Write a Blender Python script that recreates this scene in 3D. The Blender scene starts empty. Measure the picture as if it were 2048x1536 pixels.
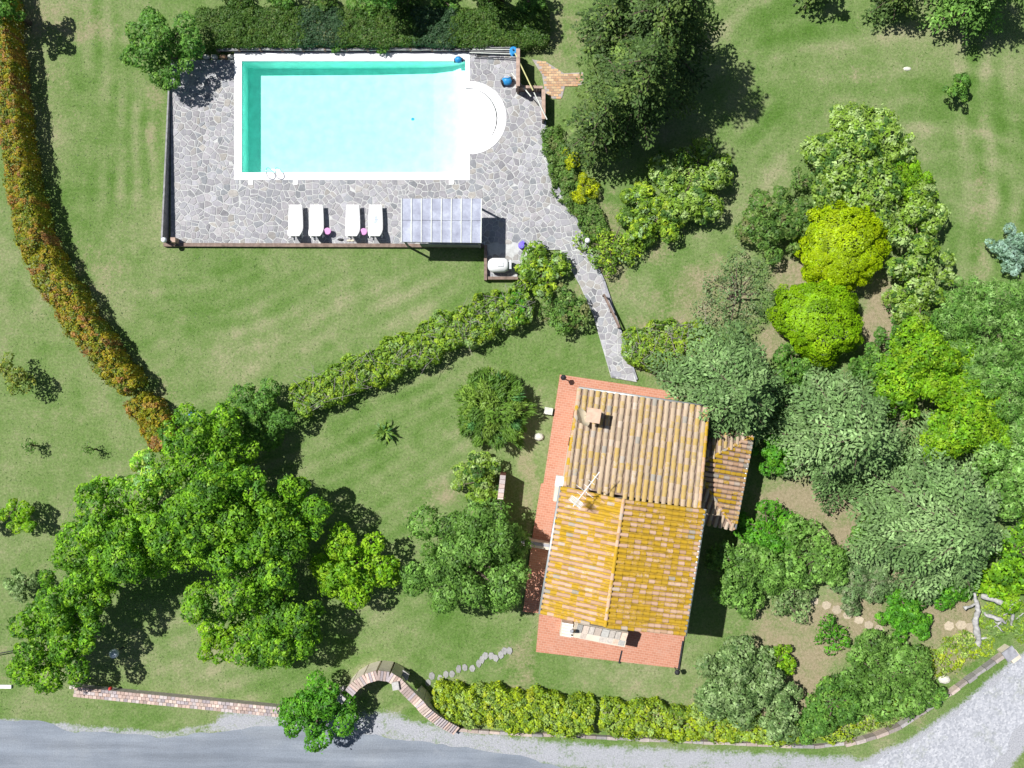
import bpy, math, random
import numpy as np
from mathutils import Vector, Matrix, geometry, noise as mnoise

random.seed(7)
scn = bpy.context.scene
COL = scn.collection

# ------------------------------------------------------------------ camera, sky, sun, exposure
S, H = 36.0, 50.0                      # photograph pixels per metre on the ground, camera height in metres
cam_d = bpy.data.cameras.new('camera')
cam_d.sensor_width = 36.0
cam_d.lens = 18.0 * H / (1024.0 / S)
cam_d.clip_end = 2000.0
cam = bpy.data.objects.new('camera', cam_d)
cam.location = (0, 0, H)
COL.objects.link(cam)
scn.camera = cam

SUN_EL, SUN_DIR = math.radians(58.0), math.radians(-28.0)     # elevation; direction the shadows run, from +X
sd = Vector((math.cos(SUN_DIR) * math.cos(SUN_EL), math.sin(SUN_DIR) * math.cos(SUN_EL), -math.sin(SUN_EL)))
world = bpy.data.worlds.new('World')
scn.world = world
world.use_nodes = True
wn = world.node_tree
wn.nodes.clear()
sky = wn.nodes.new('ShaderNodeTexSky')
sky.sky_type = 'NISHITA'
sky.sun_disc = False
sky.sun_elevation = SUN_EL
sky.sun_rotation = math.atan2(-sd.x, -sd.y)
bg = wn.nodes.new('ShaderNodeBackground')
bg.inputs['Strength'].default_value = 0.05
wo = wn.nodes.new('ShaderNodeOutputWorld')
wn.links.new(sky.outputs[0], bg.inputs[0])
wn.links.new(bg.outputs[0], wo.inputs[0])
sun_d = bpy.data.lights.new('sun', 'SUN')
sun_d.energy = 5.0
sun_d.angle = math.radians(0.53)
sun_d.color = (1.0, 0.985, 0.95)
sun = bpy.data.objects.new('sun', sun_d)
sun.rotation_euler = sd.to_track_quat('-Z', 'Y').to_euler()
sun.location = (-30, 20, 60)
COL.objects.link(sun)
scn.view_settings.view_transform = 'Standard'
scn.view_settings.look = 'None'
scn.view_settings.gamma = 1.0
scn.view_settings.exposure = 0.3


def P(x, y, h=0.0):
    k = (1 - h / H) / S
    return Vector(((x - 1024) * k, (768 - y) * k, h))


# ------------------------------------------------------------------ materials
def nt(name):
    m = bpy.data.materials.new(name)
    m.use_nodes = True
    t = m.node_tree
    b = t.nodes['Principled BSDF']
    b.inputs['Specular IOR Level'].default_value = 0.25
    return m, t, b


def N(t, kind, **kw):
    n = t.nodes.new(kind)
    for k, v in kw.items():
        if k in n.inputs:
            n.inputs[k].default_value = v
        else:
            setattr(n, k, v)
    return n


def ramp(t, fac, stops):
    r = t.nodes.new('ShaderNodeValToRGB')
    e = r.color_ramp.elements
    while len(e) < len(stops):
        e.new(0.5)
    for i, (p, c) in enumerate(stops):
        e[i].position = p
        e[i].color = (*c, 1) if len(c) == 3 else c
    t.links.new(fac, r.inputs[0])
    return r.outputs[0]


def mix(t, fac, a, b, mode='MIX'):
    n = t.nodes.new('ShaderNodeMix')
    n.data_type = 'RGBA'
    n.blend_type = mode
    for i, v in ((0, fac), (6, a), (7, b)):
        if isinstance(v, (int, float)):
            n.inputs[i].default_value = v
        elif isinstance(v, tuple):
            n.inputs[i].default_value = (*v, 1)
        else:
            t.links.new(v, n.inputs[i])
    return n.outputs[2]


def math_n(t, op, a, b=0.0, c=0.0, clamp=False):
    n = t.nodes.new('ShaderNodeMath')
    n.operation = op
    n.use_clamp = clamp
    for i, v in enumerate((a, b, c)):
        if isinstance(v, (int, float)):
            n.inputs[i].default_value = v
        else:
            t.links.new(v, n.inputs[i])
    return n.outputs[0]


def wpos(t):
    return t.nodes.new('ShaderNodeNewGeometry').outputs['Position']


def noise_t(t, vec, scale, detail=4.0, rough=0.55, out=0):
    n = t.nodes.new('ShaderNodeTexNoise')
    n.inputs['Scale'].default_value = scale
    n.inputs['Detail'].default_value = detail
    n.inputs['Roughness'].default_value = rough
    t.links.new(vec, n.inputs['Vector'])
    return n.outputs[out]


def bump(t, b, h, strength=0.5, dist=0.05):
    n = t.nodes.new('ShaderNodeBump')
    n.inputs['Strength'].default_value = strength
    n.inputs['Distance'].default_value = dist
    t.links.new(h, n.inputs['Height'])
    t.links.new(n.outputs[0], b.inputs['Normal'])


def plain(name, c, rough=0.7, var=0.25, scale=6.0, metal=0.0, bmp=0.2):
    m, t, b = nt(name)
    p = wpos(t)
    f = noise_t(t, p, scale, 5)
    lo = tuple(max(0, x * (1 - var)) for x in c)
    hi = tuple(min(1, x * (1 + var)) for x in c)
    t.links.new(ramp(t, f, [(0.3, lo), (0.7, hi)]), b.inputs['Base Color'])
    b.inputs['Roughness'].default_value = rough
    b.inputs['Metallic'].default_value = metal
    if bmp:
        bump(t, b, noise_t(t, p, scale * 4, 4), bmp, 0.02)
    return m


def attr_mat(name, rough=0.75, spots=None, bscale=14.0, bmp=0.3, smear=None):
    """surface whose pieces carry their own colour in the 'Col' attribute"""
    m, t, b = nt(name)
    a = t.nodes.new('ShaderNodeAttribute')
    a.attribute_name = 'Col'
    p = wpos(t)
    c = mix(t, 0.55, a.outputs['Color'], ramp(t, noise_t(t, p, bscale, 6, 0.7), [(0.3, (0.3, 0.3, 0.3)), (0.7, (0.75, 0.75, 0.75))]), 'OVERLAY')
    if smear:
        f = ramp(t, noise_t(t, p, smear[1], 5, 0.6), [(smear[2], (0, 0, 0)), (smear[3], (1, 1, 1))])
        c = mix(t, f, c, smear[0])
        f2 = ramp(t, noise_t(t, p, 0.33, 6, 0.7), [(0.50, (0, 0, 0)), (0.70, (0.5, 0.5, 0.5))])
        c = mix(t, f2, c, (0.17, 0.165, 0.18))
    t.links.new(c, b.inputs['Base Color'])
    b.inputs['Roughness'].default_value = rough
    bump(t, b, noise_t(t, p, bscale * 2, 5), bmp, 0.02)
    return m


M = {}


def foliage_mat(name, trans=0.22, rough=0.5):
    m, t, b = nt(name)
    a = t.nodes.new('ShaderNodeAttribute')
    a.attribute_name = 'Col'
    b.inputs['Roughness'].default_value = rough
    b.inputs['Specular IOR Level'].default_value = 0.3
    t.links.new(a.outputs['Color'], b.inputs['Base Color'])
    tr = t.nodes.new('ShaderNodeBsdfTranslucent')
    t.links.new(a.outputs['Color'], tr.inputs['Color'])
    ms = t.nodes.new('ShaderNodeMixShader')
    ms.inputs[0].default_value = trans
    t.links.new(b.outputs[0], ms.inputs[1])
    t.links.new(tr.outputs[0], ms.inputs[2])
    t.links.new(ms.outputs[0], t.nodes['Material Output'].inputs[0])
    return m


M['leaf'] = foliage_mat('foliage', 0.38)
M['needle'] = foliage_mat('needles', 0.2, 0.6)
M['bark'] = plain('bark', (0.13, 0.10, 0.075), 0.9, 0.4, 5, bmp=0.6)
M['twig'] = plain('grey_twig', (0.30, 0.27, 0.25), 0.9, 0.3, 8)
M['deadwood'] = plain('bleached_wood', (0.42, 0.41, 0.40), 0.8, 0.35, 5, bmp=0.7)
M['white'] = plain('white_paint', (0.82, 0.82, 0.81), 0.55, 0.04, 3, bmp=0.1)
M['coping'] = plain('white_coping', (0.80, 0.79, 0.80), 0.7, 0.06, 2.5, bmp=0.15)
M['fabric'] = plain('white_fabric', (0.84, 0.83, 0.82), 0.9, 0.04, 6)
M['liner'] = plain('pool_liner', (0.80, 0.91, 0.89), 0.6, 0.12, 1.8, bmp=0.0)  # mottled base colour also paints in faint caustic light on the pool floor
M['steel'] = plain('steel', (0.6, 0.6, 0.62), 0.25, 0.1, 4, 1.0, 0)
M['darkmetal'] = plain('dark_metal', (0.03, 0.03, 0.035), 0.5, 0.3, 8)
M['timber'] = plain('brown_timber', (0.22, 0.16, 0.13), 0.85, 0.35, 4, bmp=0.5)
M['timber_pale'] = plain('pale_timber', (0.42, 0.30, 0.24), 0.85, 0.3, 4, bmp=0.4)
M['timber_grey'] = plain('weathered_timber', (0.27, 0.27, 0.27), 0.85, 0.3, 4, bmp=0.5)
M['wall'] = plain('plaster', (0.62, 0.55, 0.45), 0.9, 0.12, 2, bmp=0.3)
M['gutter'] = plain('zinc', (0.50, 0.52, 0.53), 0.45, 0.15, 5, 0.5)
M['glass'] = plain('window_glass', (0.03, 0.04, 0.05), 0.08, 0.2, 3, bmp=0)
M['shutter'] = plain('brown_shutter', (0.12, 0.06, 0.03), 0.6, 0.2, 6)
M['blue'] = plain('blue_plastic', (0.03, 0.25, 0.55), 0.4, 0.25, 8, bmp=0)
M['violet'] = plain('violet_cloth', (0.20, 0.15, 0.75), 0.8, 0.2, 8)
M['pink'] = plain('pink_plastic', (0.62, 0.28, 0.55), 0.5, 0.2, 20)
M['red'] = plain('red_plastic', (0.65, 0.07, 0.06), 0.5, 0.2, 8)
M['yellow_pole'] = plain('yellow_pole', (0.62, 0.60, 0.28), 0.4, 0.15, 5, bmp=0)
M['pale_pole'] = plain('pale_pole', (0.66, 0.68, 0.62), 0.4, 0.1, 5, bmp=0)
M['stone'] = attr_mat('paving_stone', 0.8, bscale=7.0, smear=((0.37, 0.365, 0.39), 0.45, 0.46, 0.80))
M['grout'] = plain('pale_grout', (0.48, 0.485, 0.475), 0.9, 0.18, 5, bmp=0.4)
M['kerb'] = plain('grey_kerb', (0.30, 0.30, 0.33), 0.9, 0.25, 4, bmp=0.4)
M['brick'] = attr_mat('old_brick', 0.9, bscale=18.0)
M['mortar'] = plain('mortar', (0.36, 0.32, 0.30), 0.95, 0.2, 6)
M['rock'] = attr_mat('rough_rock', 0.9, bscale=9.0)
M['slab'] = attr_mat('step_slab', 0.9, bscale=10.0)


M['cap'] = plain('pale_terracotta', (0.62, 0.42, 0.31), 0.9, 0.15, 4)
M['cream'] = plain('cream_paint', (0.66, 0.58, 0.44), 0.6, 0.1, 4)
M['mortar_red'] = plain('red_masonry', (0.24, 0.10, 0.075), 0.9, 0.3, 6, bmp=0.5)
M['palecloth'] = plain('pale_blue_print', (0.45, 0.50, 0.66), 0.9, 0.2, 12)
M['globe'] = plain('white_globe', (0.80, 0.82, 0.84), 0.3, 0.03, 4, bmp=0)
M['globe_grey'] = plain('grey_globe', (0.50, 0.56, 0.64), 0.25, 0.1, 4, bmp=0)
M['bluebarrel'] = plain('blue_barrel', (0.10, 0.20, 0.60), 0.5, 0.15, 4, bmp=0)


def tile_mat(name, lichen, clay, pale, scale_off, amount):
    m, t, b = nt(name)
    a = N(t, 'ShaderNodeAttribute', attribute_name='Col')
    oi = t.nodes.new('ShaderNodeObjectInfo')
    r = math_n(t, 'FRACT', math_n(t, 'ADD', a.outputs['Fac'], oi.outputs['Random']))
    p = wpos(t)
    cl = ramp(t, r, [(0.0, clay[0]), (0.35, clay[1]), (0.65, clay[2]), (0.86, clay[1]), (0.93, pale), (1.0, (0.33, 0.30, 0.25))])
    n1 = noise_t(t, p, 0.45, 3, 0.6)
    n2 = noise_t(t, p, 9.0, 6, 0.7)
    s = math_n(t, 'ADD', math_n(t, 'MULTIPLY', n1, 0.8), math_n(t, 'MULTIPLY', n2, 0.5))
    s = math_n(t, 'ADD', s, math_n(t, 'MULTIPLY', math_n(t, 'FRACT', math_n(t, 'MULTIPLY', r, 7.3)), 0.34))
    f = ramp(t, s, [(0.80 - amount, (0, 0, 0)), (0.92 - amount, (1, 1, 1))])
    li = ramp(t, noise_t(t, p, 4.0, 4), [(0.3, lichen[0]), (0.7, lichen[1])])
    c = mix(t, f, cl, li)
    dk = ramp(t, noise_t(t, p, 2.3, 6, 0.75), [(0.60, (0, 0, 0)), (0.78, (1, 1, 1))])
    c = mix(t, math_n(t, 'MULTIPLY', dk, 0.75), c, (0.19, 0.16, 0.12))
    t.links.new(c, b.inputs['Base Color'])
    b.inputs['Roughness'].default_value = 0.9
    bump(t, b, n2, 0.4, 0.02)
    return m


M['tile'] = tile_mat('roof_tile', ((0.52, 0.31, 0.015), (0.44, 0.28, 0.03)), ((0.52, 0.33, 0.22), (0.58, 0.39, 0.27), (0.44, 0.27, 0.16)), (0.66, 0.50, 0.38), 0, 0.045)
M['tile_north'] = tile_mat('roof_tile_worn', ((0.48, 0.33, 0.10), (0.43, 0.31, 0.13)), ((0.45, 0.34, 0.23), (0.49, 0.38, 0.27), (0.38, 0.30, 0.21)), (0.54, 0.45, 0.37), 0, -0.03)
M['channel'] = plain('channel_tile', (0.40, 0.25, 0.03), 0.95, 0.35, 3, bmp=0.4)
M['channel_north'] = plain('channel_tile_worn', (0.25, 0.18, 0.14), 0.95, 0.35, 3, bmp=0.4)


def terrace_mat():
    m, t, b = nt('terracotta_paving')
    tc = t.nodes.new('ShaderNodeMapping')
    tc.inputs['Rotation'].default_value = (0, 0, math.radians(9.2))
    t.links.new(wpos(t), tc.inputs[0])
    br = t.nodes.new('ShaderNodeTexBrick')
    t.links.new(tc.outputs[0], br.inputs['Vector'])
    br.inputs['Scale'].default_value = 1.0
    br.inputs['Brick Width'].default_value = 0.26
    br.inputs['Row Height'].default_value = 0.13
    br.inputs['Mortar Size'].default_value = 0.010
    br.inputs['Color1'].default_value = (0.50, 0.225, 0.145, 1)
    br.inputs['Color2'].default_value = (0.43, 0.185, 0.115, 1)
    br.inputs['Mortar'].default_value = (0.54, 0.33, 0.25, 1)
    f = noise_t(t, wpos(t), 1.3, 6, 0.7)
    c = mix(t, ramp(t, f, [(0.5, (0, 0, 0)), (0.8, (0.6, 0.6, 0.6))]), br.outputs['Color'], (0.50, 0.31, 0.24))
    t.links.new(c, b.inputs['Base Color'])
    b.inputs['Roughness'].default_value = 0.85
    bump(t, b, br.outputs['Fac'], 0.2, -0.01)
    return m


M['terrace'] = terrace_mat()


def polycarb():
    m, t, b = nt('awning_panel')
    p = wpos(t)
    c = ramp(t, noise_t(t, p, 1.6, 6, 0.7), [(0.3, (0.24, 0.25, 0.33)), (0.5, (0.34, 0.36, 0.45)), (0.75, (0.52, 0.55, 0.64))])
    t.links.new(c, b.inputs['Base Color'])
    b.inputs['Roughness'].default_value = 0.4
    return m


M['panel'] = polycarb()


def asphalt():
    m, t, b = nt('asphalt')
    p = wpos(t)
    c = ramp(t, noise_t(t, p, 0.35, 6, 0.65), [(0.30, (0.185, 0.21, 0.25)), (0.5, (0.215, 0.24, 0.28)), (0.72, (0.25, 0.272, 0.305))])
    g = ramp(t, noise_t(t, p, 14, 8, 0.8), [(0.3, (0.3, 0.3, 0.3)), (0.7, (0.68, 0.68, 0.68))])
    c = mix(t, 0.7, c, g, 'OVERLAY')
    mp = t.nodes.new('ShaderNodeMapping')
    mp.inputs['Scale'].default_value = (0.12, 1.6, 1)
    mp.inputs['Rotation'].default_value = (0, 0, math.radians(3))
    t.links.new(p, mp.inputs[0])
    tk_ = ramp(t, noise_t(t, mp.outputs[0], 1.0, 5, 0.6), [(0.35, (0.34, 0.34, 0.34)), (0.65, (0.62, 0.62, 0.62))])
    c = mix(t, 0.6, c, tk_, 'OVERLAY')
    d = ramp(t, noise_t(t, p, 0.8, 6, 0.7), [(0.60, (0, 0, 0)), (0.68, (1, 1, 1))])
    c = mix(t, math_n(t, 'MULTIPLY', d, 0.4), c, (0.27, 0.29, 0.32))
    t.links.new(c, b.inputs['Base Color'])
    b.inputs['Roughness'].default_value = 0.9
    bump(t, b, noise_t(t, p, 30, 4), 0.5, 0.02)
    return m


def gravel():
    m, t, b = nt('gravel')
    p = wpos(t)
    v = t.nodes.new('ShaderNodeTexVoronoi')
    v.inputs['Scale'].default_value = 10.0
    t.links.new(p, v.inputs['Vector'])
    g = ramp(t, v.outputs['Color'], [(0.1, (0.24, 0.25, 0.28)), (0.5, (0.40, 0.41, 0.45)), (0.9, (0.62, 0.62, 0.64))])
    c = mix(t, 0.5, g, ramp(t, noise_t(t, p, 0.7, 8, 0.75), [(0.32, (0.26, 0.27, 0.30)), (0.68, (0.46, 0.465, 0.50))]))
    w = ramp(t, noise_t(t, p, 0.5, 8, 0.8), [(0.54, (0, 0, 0)), (0.74, (1, 1, 1))])
    c = mix(t, math_n(t, 'MULTIPLY', w, 0.75), c, (0.19, 0.22, 0.11))
    t.links.new(c, b.inputs['Base Color'])
    b.inputs['Roughness'].default_value = 0.95
    bump(t, b, v.outputs['Distance'], 0.35, 0.02)
    return m


M['asphalt'] = asphalt()
M['gravel'] = gravel()


def ground_mat():
    m, t, b = nt('lawn')
    p = wpos(t)
    a = N(t, 'ShaderNodeAttribute', attribute_name='cover')          # r earth, g gravel, b mowing lines
    sp = t.nodes.new('ShaderNodeSeparateColor')
    t.links.new(a.outputs['Color'], sp.inputs[0])
    n_big = noise_t(t, p, 0.16, 4, 0.6)
    n_mid = noise_t(t, p, 0.9, 6, 0.7)
    n_fine = noise_t(t, p, 7.0, 8, 0.8)
    s = math_n(t, 'ADD', math_n(t, 'MULTIPLY', n_big, 0.45), math_n(t, 'MULTIPLY', n_mid, 0.3))
    s = math_n(t, 'ADD', s, math_n(t, 'MULTIPLY', n_fine, 0.35))
    s = math_n(t, 'ADD', math_n(t, 'MULTIPLY', math_n(t, 'SUBTRACT', s, 0.55), 1.75), 0.535)
    s = math_n(t, 'ADD', s, math_n(t, 'MULTIPLY', math_n(t, 'SUBTRACT', sp.outputs[2], 0.5), 0.30))
    c = ramp(t, s, [(0.30, (0.088, 0.178, 0.030)), (0.43, (0.132, 0.218, 0.056)), (0.53, (0.176, 0.248, 0.084)),
                    (0.62, (0.224, 0.272, 0.116)), (0.76, (0.32, 0.315, 0.18))])
    speck = ramp(t, noise_t(t, p, 8, 5, 0.85), [(0.34, (0.24, 0.24, 0.24)), (0.66, (0.72, 0.72, 0.72))])
    c = mix(t, 0.6, c, speck, 'OVERLAY')
    dry = ramp(t, math_n(t, 'ADD', math_n(t, 'MULTIPLY', n_mid, 0.6), math_n(t, 'MULTIPLY', n_fine, 0.5)), [(0.62, (0, 0, 0)), (0.74, (1, 1, 1))])
    c = mix(t, math_n(t, 'MULTIPLY', dry, 0.32), c, (0.32, 0.28, 0.17))
    em = math_n(t, 'ADD', sp.outputs[0], math_n(t, 'MULTIPLY', math_n(t, 'SUBTRACT', math_n(t, 'ADD', math_n(t, 'MULTIPLY', n_mid, .6), math_n(t, 'MULTIPLY', n_fine, .5)), 0.55), 2.4))
    ef = ramp(t, math_n(t, 'MULTIPLY', em, 0.9), [(0.30, (0, 0, 0)), (0.85, (0.92, 0.92, 0.92))])
    earth = ramp(t, n_fine, [(0.3, (0.22, 0.18, 0.11)), (0.5, (0.33, 0.27, 0.175)), (0.72, (0.46, 0.38, 0.27))])
    c = mix(t, ef, c, earth)
    gm = math_n(t, 'ADD', sp.outputs[1], math_n(t, 'MULTIPLY', math_n(t, 'SUBTRACT', math_n(t, 'ADD', math_n(t, 'MULTIPLY', n_mid, .5), math_n(t, 'MULTIPLY', n_fine, .6)), 0.55), 1.6))
    gf = ramp(t, gm, [(0.38, (0, 0, 0)), (0.60, (1, 1, 1))])
    gr = ramp(t, noise_t(t, p, 12, 8, 0.8), [(0.3, (0.24, 0.25, 0.28)), (0.7, (0.55, 0.55, 0.58))])
    c = mix(t, gf, c, gr)
    t.links.new(c, b.inputs['Base Color'])
    b.inputs['Roughness'].default_value = 0.95
    b.inputs['Specular IOR Level'].default_value = 0.1
    h = math_n(t, 'ADD', n_fine, math_n(t, 'MULTIPLY', noise_t(t, p, 30, 3, 0.7), 0.6))
    bump(t, b, h, 0.8, 0.07)
    return m


M['ground'] = ground_mat()


def water_mat():
    m = bpy.data.materials.new('pool_water')
    m.use_nodes = True
    t = m.node_tree
    t.nodes.clear()
    o = t.nodes.new('ShaderNodeOutputMaterial')
    tr = t.nodes.new('ShaderNodeBsdfTransparent')
    gl = t.nodes.new('ShaderNodeBsdfGlossy')
    gl.inputs['Roughness'].default_value = 0.03
    fr = t.nodes.new('ShaderNodeFresnel')
    fr.inputs[0].default_value = 1.33
    bp = t.nodes.new('ShaderNodeBump')
    bp.inputs['Strength'].default_value = 0.25
    bp.inputs['Distance'].default_value = 0.05
    t.links.new(noise_t(t, wpos(t), 2.2, 4), bp.inputs['Height'])
    t.links.new(bp.outputs[0], gl.inputs['Normal'])
    ms = t.nodes.new('ShaderNodeMixShader')
    t.links.new(fr.outputs[0], ms.inputs[0])
    t.links.new(tr.outputs[0], ms.inputs[1])
    t.links.new(gl.outputs[0], ms.inputs[2])
    t.links.new(ms.outputs[0], o.inputs[0])
    va = t.nodes.new('ShaderNodeVolumeAbsorption')
    va.inputs['Color'].default_value = (0.0, 0.97, 0.85, 1)
    va.inputs['Density'].default_value = 0.33
    t.links.new(va.outputs[0], o.inputs['Volume'])
    return m


M['water'] = water_mat()

# ------------------------------------------------------------------ object helpers
WL = {}


def tag(o, label=None, cat=None, group=None, kind=None):
    if label: o['label'] = label
    if cat: o['category'] = cat
    if group: o['group'] = group
    if kind: o['kind'] = kind
    return o


def thing(name, loc, label, cat, group=None):
    o = bpy.data.objects.new(name, None)
    o.empty_display_size = 0.2
    o.location = loc
    COL.objects.link(o)
    WL[o.name] = Vector(loc)
    return tag(o, label, cat, group)


def link(name, me, mat, parent=None, kind=None):
    o = bpy.data.objects.new(name, me)
    COL.objects.link(o)
    if mat and not me.materials:
        me.materials.append(M[mat])
    if parent:
        o.parent = parent
        WL[o.name] = WL[parent.name]
    else:
        WL[o.name] = Vector((0, 0, 0))
    if kind: o['kind'] = kind
    return o


class MB:
    def __init__(self):
        self.v, self.f, self.c = [], [], []
        self.col = None

    def add(self, vs, fs):
        n = len(self.v)
        self.v += [tuple(x) for x in vs]
        self.f += [tuple(i + n for i in f) for f in fs]
        self.c += [self.col or (0.5, 0.5, 0.5)] * len(vs)
        return self

    def box(self, c, s, rz=0.0, R=None):
        R = R or Matrix.Rotation(rz, 3, 'Z')
        c = Vector(c)
        vs = [c + R @ Vector((x * s[0] / 2, y * s[1] / 2, z * s[2] / 2)) for z in (-1, 1) for x, y in ((-1, -1), (1, -1), (1, 1), (-1, 1))]
        return self.add(vs, [(3, 2, 1, 0), (4, 5, 6, 7), (0, 1, 5, 4), (1, 2, 6, 5), (2, 3, 7, 6), (3, 0, 4, 7)])

    def beam(self, a, b, w, h):
        """box from a to b along its top centre line"""
        a, b = Vector(a), Vector(b)
        d = (b - a).normalized()
        s = Vector((-d.y, d.x, 0)).normalized()
        vs = []
        for p in (a, b):
            for q, z in ((-1, 0), (1, 0), (1, -h), (-1, -h)):
                vs.append(p + s * q * w / 2 + Vector((0, 0, z)))
        return self.add(vs, [(0, 1, 2, 3), (7, 6, 5, 4), (0, 4, 5, 1), (1, 5, 6, 2), (2, 6, 7, 3), (3, 7, 4, 0)])

    def prism(self, poly, z0, z1, bottom=False):
        p2 = [Vector((p[0], p[1])) for p in poly]
        if sum(p2[i].x * p2[(i + 1) % len(p2)].y - p2[(i + 1) % len(p2)].x * p2[i].y for i in range(len(p2))) < 0:
            p2.reverse()
        n = len(p2)
        zs = z1 if callable(z1) else (lambda x, y: z1)
        vs = [(p.x, p.y, z0) for p in p2] + [(p.x, p.y, zs(p.x, p.y)) for p in p2]
        fs = [(i, (i + 1) % n, n + (i + 1) % n, n + i) for i in range(n)]
        if n > 6:
            tri = geometry.tessellate_polygon([[Vector((p.x, p.y, 0)) for p in p2]])
            for a, b_, c in tri:
                q = (p2[b_] - p2[a]).cross(p2[c] - p2[a])
                fs.append((n + a, n + b_, n + c) if q > 0 else (n + a, n + c, n + b_))
        else:
            fs.append(tuple(range(n, 2 * n)))
        if bottom:
            fs.append(tuple(range(n - 1, -1, -1)))
        return self.add(vs, fs)

    def tube(self, pts, r, seg=6, cap=True):
        pts = [Vector(p) for p in pts]
        n = len(pts)
        rs = r if isinstance(r, (list, tuple)) else [r] * n
        vs = []
        for i, p in enumerate(pts):
            d = (pts[min(i + 1, n - 1)] - pts[max(i - 1, 0)])
            d = d.normalized() if d.length > 1e-6 else Vector((0, 0, 1))
            a = d.orthogonal().normalized() if abs(d.z) > 0.95 else d.cross(Vector((0, 0, 1))).normalized()
            b = d.cross(a)
            for k in range(seg):
                t = 2 * math.pi * k / seg
                vs.append(p + (a * math.cos(t) + b * math.sin(t)) * rs[i])
        fs = [(i * seg + k, i * seg + (k + 1) % seg, (i + 1) * seg + (k + 1) % seg, (i + 1) * seg + k) for i in range(n - 1) for k in range(seg)]
        if cap:
            fs += [tuple(range(seg - 1, -1, -1)), tuple((n - 1) * seg + k for k in range(seg))]
        return self.add(vs, fs)

    def lathe(self, c, prof, seg=14, sx=1.0, sy=1.0):
        c = Vector(c)
        vs = [c + Vector((r * sx * math.cos(2 * math.pi * k / seg), r * sy * math.sin(2 * math.pi * k / seg), z)) for r, z in prof for k in range(seg)]
        n = len(prof)
        fs = [(i * seg + k, i * seg + (k + 1) % seg, (i + 1) * seg + (k + 1) % seg, (i + 1) * seg + k) for i in range(n - 1) for k in range(seg)]
        fs += [tuple(range(seg - 1, -1, -1)), tuple((n - 1) * seg + k for k in range(seg))]
        return self.add(vs, fs)

    def sphere(self, c, r, seg=14, rings=8, sz=1.0):
        return self.lathe(c, [(max(1e-3, r * math.sin(math.pi * i / rings)), -r * sz * math.cos(math.pi * i / rings)) for i in range(rings + 1)], seg)

    def mesh(self, name, off=Vector((0, 0, 0)), smooth=False):
        me = bpy.data.meshes.new(name)
        me.from_pydata([(x - off.x, y - off.y, z - off.z) for x, y, z in self.v], [], self.f)
        a = me.color_attributes.new('Col', 'FLOAT_COLOR', 'POINT')
        a.data.foreach_set('color', np.array([(*c, 1.0) for c in self.c], dtype=np.float32).ravel())
        if smooth:
            me.polygons.foreach_set('use_smooth', [True] * len(me.polygons))
        me.validate()
        me.update()
        return me

    def build(self, name, mat, parent=None, kind=None, smooth=False):
        off = WL[parent.name] if parent else Vector((0, 0, 0))
        return link(name, self.mesh(name, off, smooth), mat, parent, kind)


def single(name, mb, mat, label, cat, group=None, smooth=False):
    """a thing that is one mesh, its origin at its base"""
    v = np.array(mb.v)
    o = Vector((float(v[:, 0].mean()), float(v[:, 1].mean()), float(v[:, 2].min())))
    ob = link(name, mb.mesh(name, o, smooth), mat)
    ob.location = o
    return tag(ob, label, cat, group)


# ------------------------------------------------------------------ ground
def pip(poly, x, y):
    r = False
    j = len(poly) - 1
    for i in range(len(poly)):
        xi, yi, xj, yj = poly[i][0], poly[i][1], poly[j][0], poly[j][1]
        if (yi > y) != (yj > y) and x < (xj - xi) * (y - yi) / (yj - yi) + xi:
            r = not r
        j = i
    return r


def axis(lo, hi, step, far):
    a = list(np.arange(lo, hi + 1e-6, step))
    out, d = [], step
    while (out[-1] if out else hi) < far:
        d *= 1.5
        out.append((out[-1] if out else hi) + d)
    neg, d = [], step
    while (neg[-1] if neg else lo) > -far:
        d *= 1.5
        neg.append((neg[-1] if neg else lo) - d)
    return np.array(neg[::-1] + a + out)


gx, gy = axis(-31, 31, 0.22, 500), axis(-24, 24, 0.22, 500)
GX, GY = np.meshgrid(gx, gy)
PX, PY = GX * S + 1024, 768 - GY * S
earth = np.zeros_like(PX)
for bx, by, rx, ry, st in [
        (1620, 1005, 120, 45, 1), (1700, 1090, 75, 55, 1), (1780, 1150, 70, 40, .9), (1600, 1285, 120, 60, .85), (1700, 1235, 100, 45, .95),
        (1890, 1235, 80, 60, .9), (1600, 1370, 60, 90, .95), (1860, 1320, 80, 40, .8), (1560, 1230, 60, 30, .6), (1055, 960, 22, 120, .6),
        (885, 985, 60, 30, .5), (1340, 610, 90, 45, .45), (1430, 590, 90, 70, .7), (1590, 550, 60, 50, .8), (1560, 680, 60, 40, .8),
        (120, 45, 110, 45, .55), (1300, 480, 70, 60, .45), (1040, 1340, 40, 90, .5), (1720, 400, 60, 40, .8), (1760, 640, 40, 110, .9),
        (1960, 480, 20, 260, .38), (60, 1320, 90, 40, .35), (880, 850, 60, 30, .2), (320, 800, 60, 60, .35), (200, 540, 70, 60, .38),
        (110, 190, 40, 120, .3), (1120, 60, 60, 70, .45), (1250, 1380, 330, 22, .35), (1500, 1440, 300, 40, .8), (900, 1380, 150, 22, .4),
        (1720, 150, 60, 25, .3), (310, 230, 25, 100, .4), (1200, 500, 60, 120, .6), (1330, 690, 90, 70, .7), (180, 620, 40, 70, .25)]:
    d = np.sqrt(((PX - bx) / rx) ** 2 + ((PY - by) / ry) ** 2)
    earth = np.maximum(earth, st * np.clip(1.6 - d, 0, 1))
grav = np.zeros_like(PX)


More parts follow.
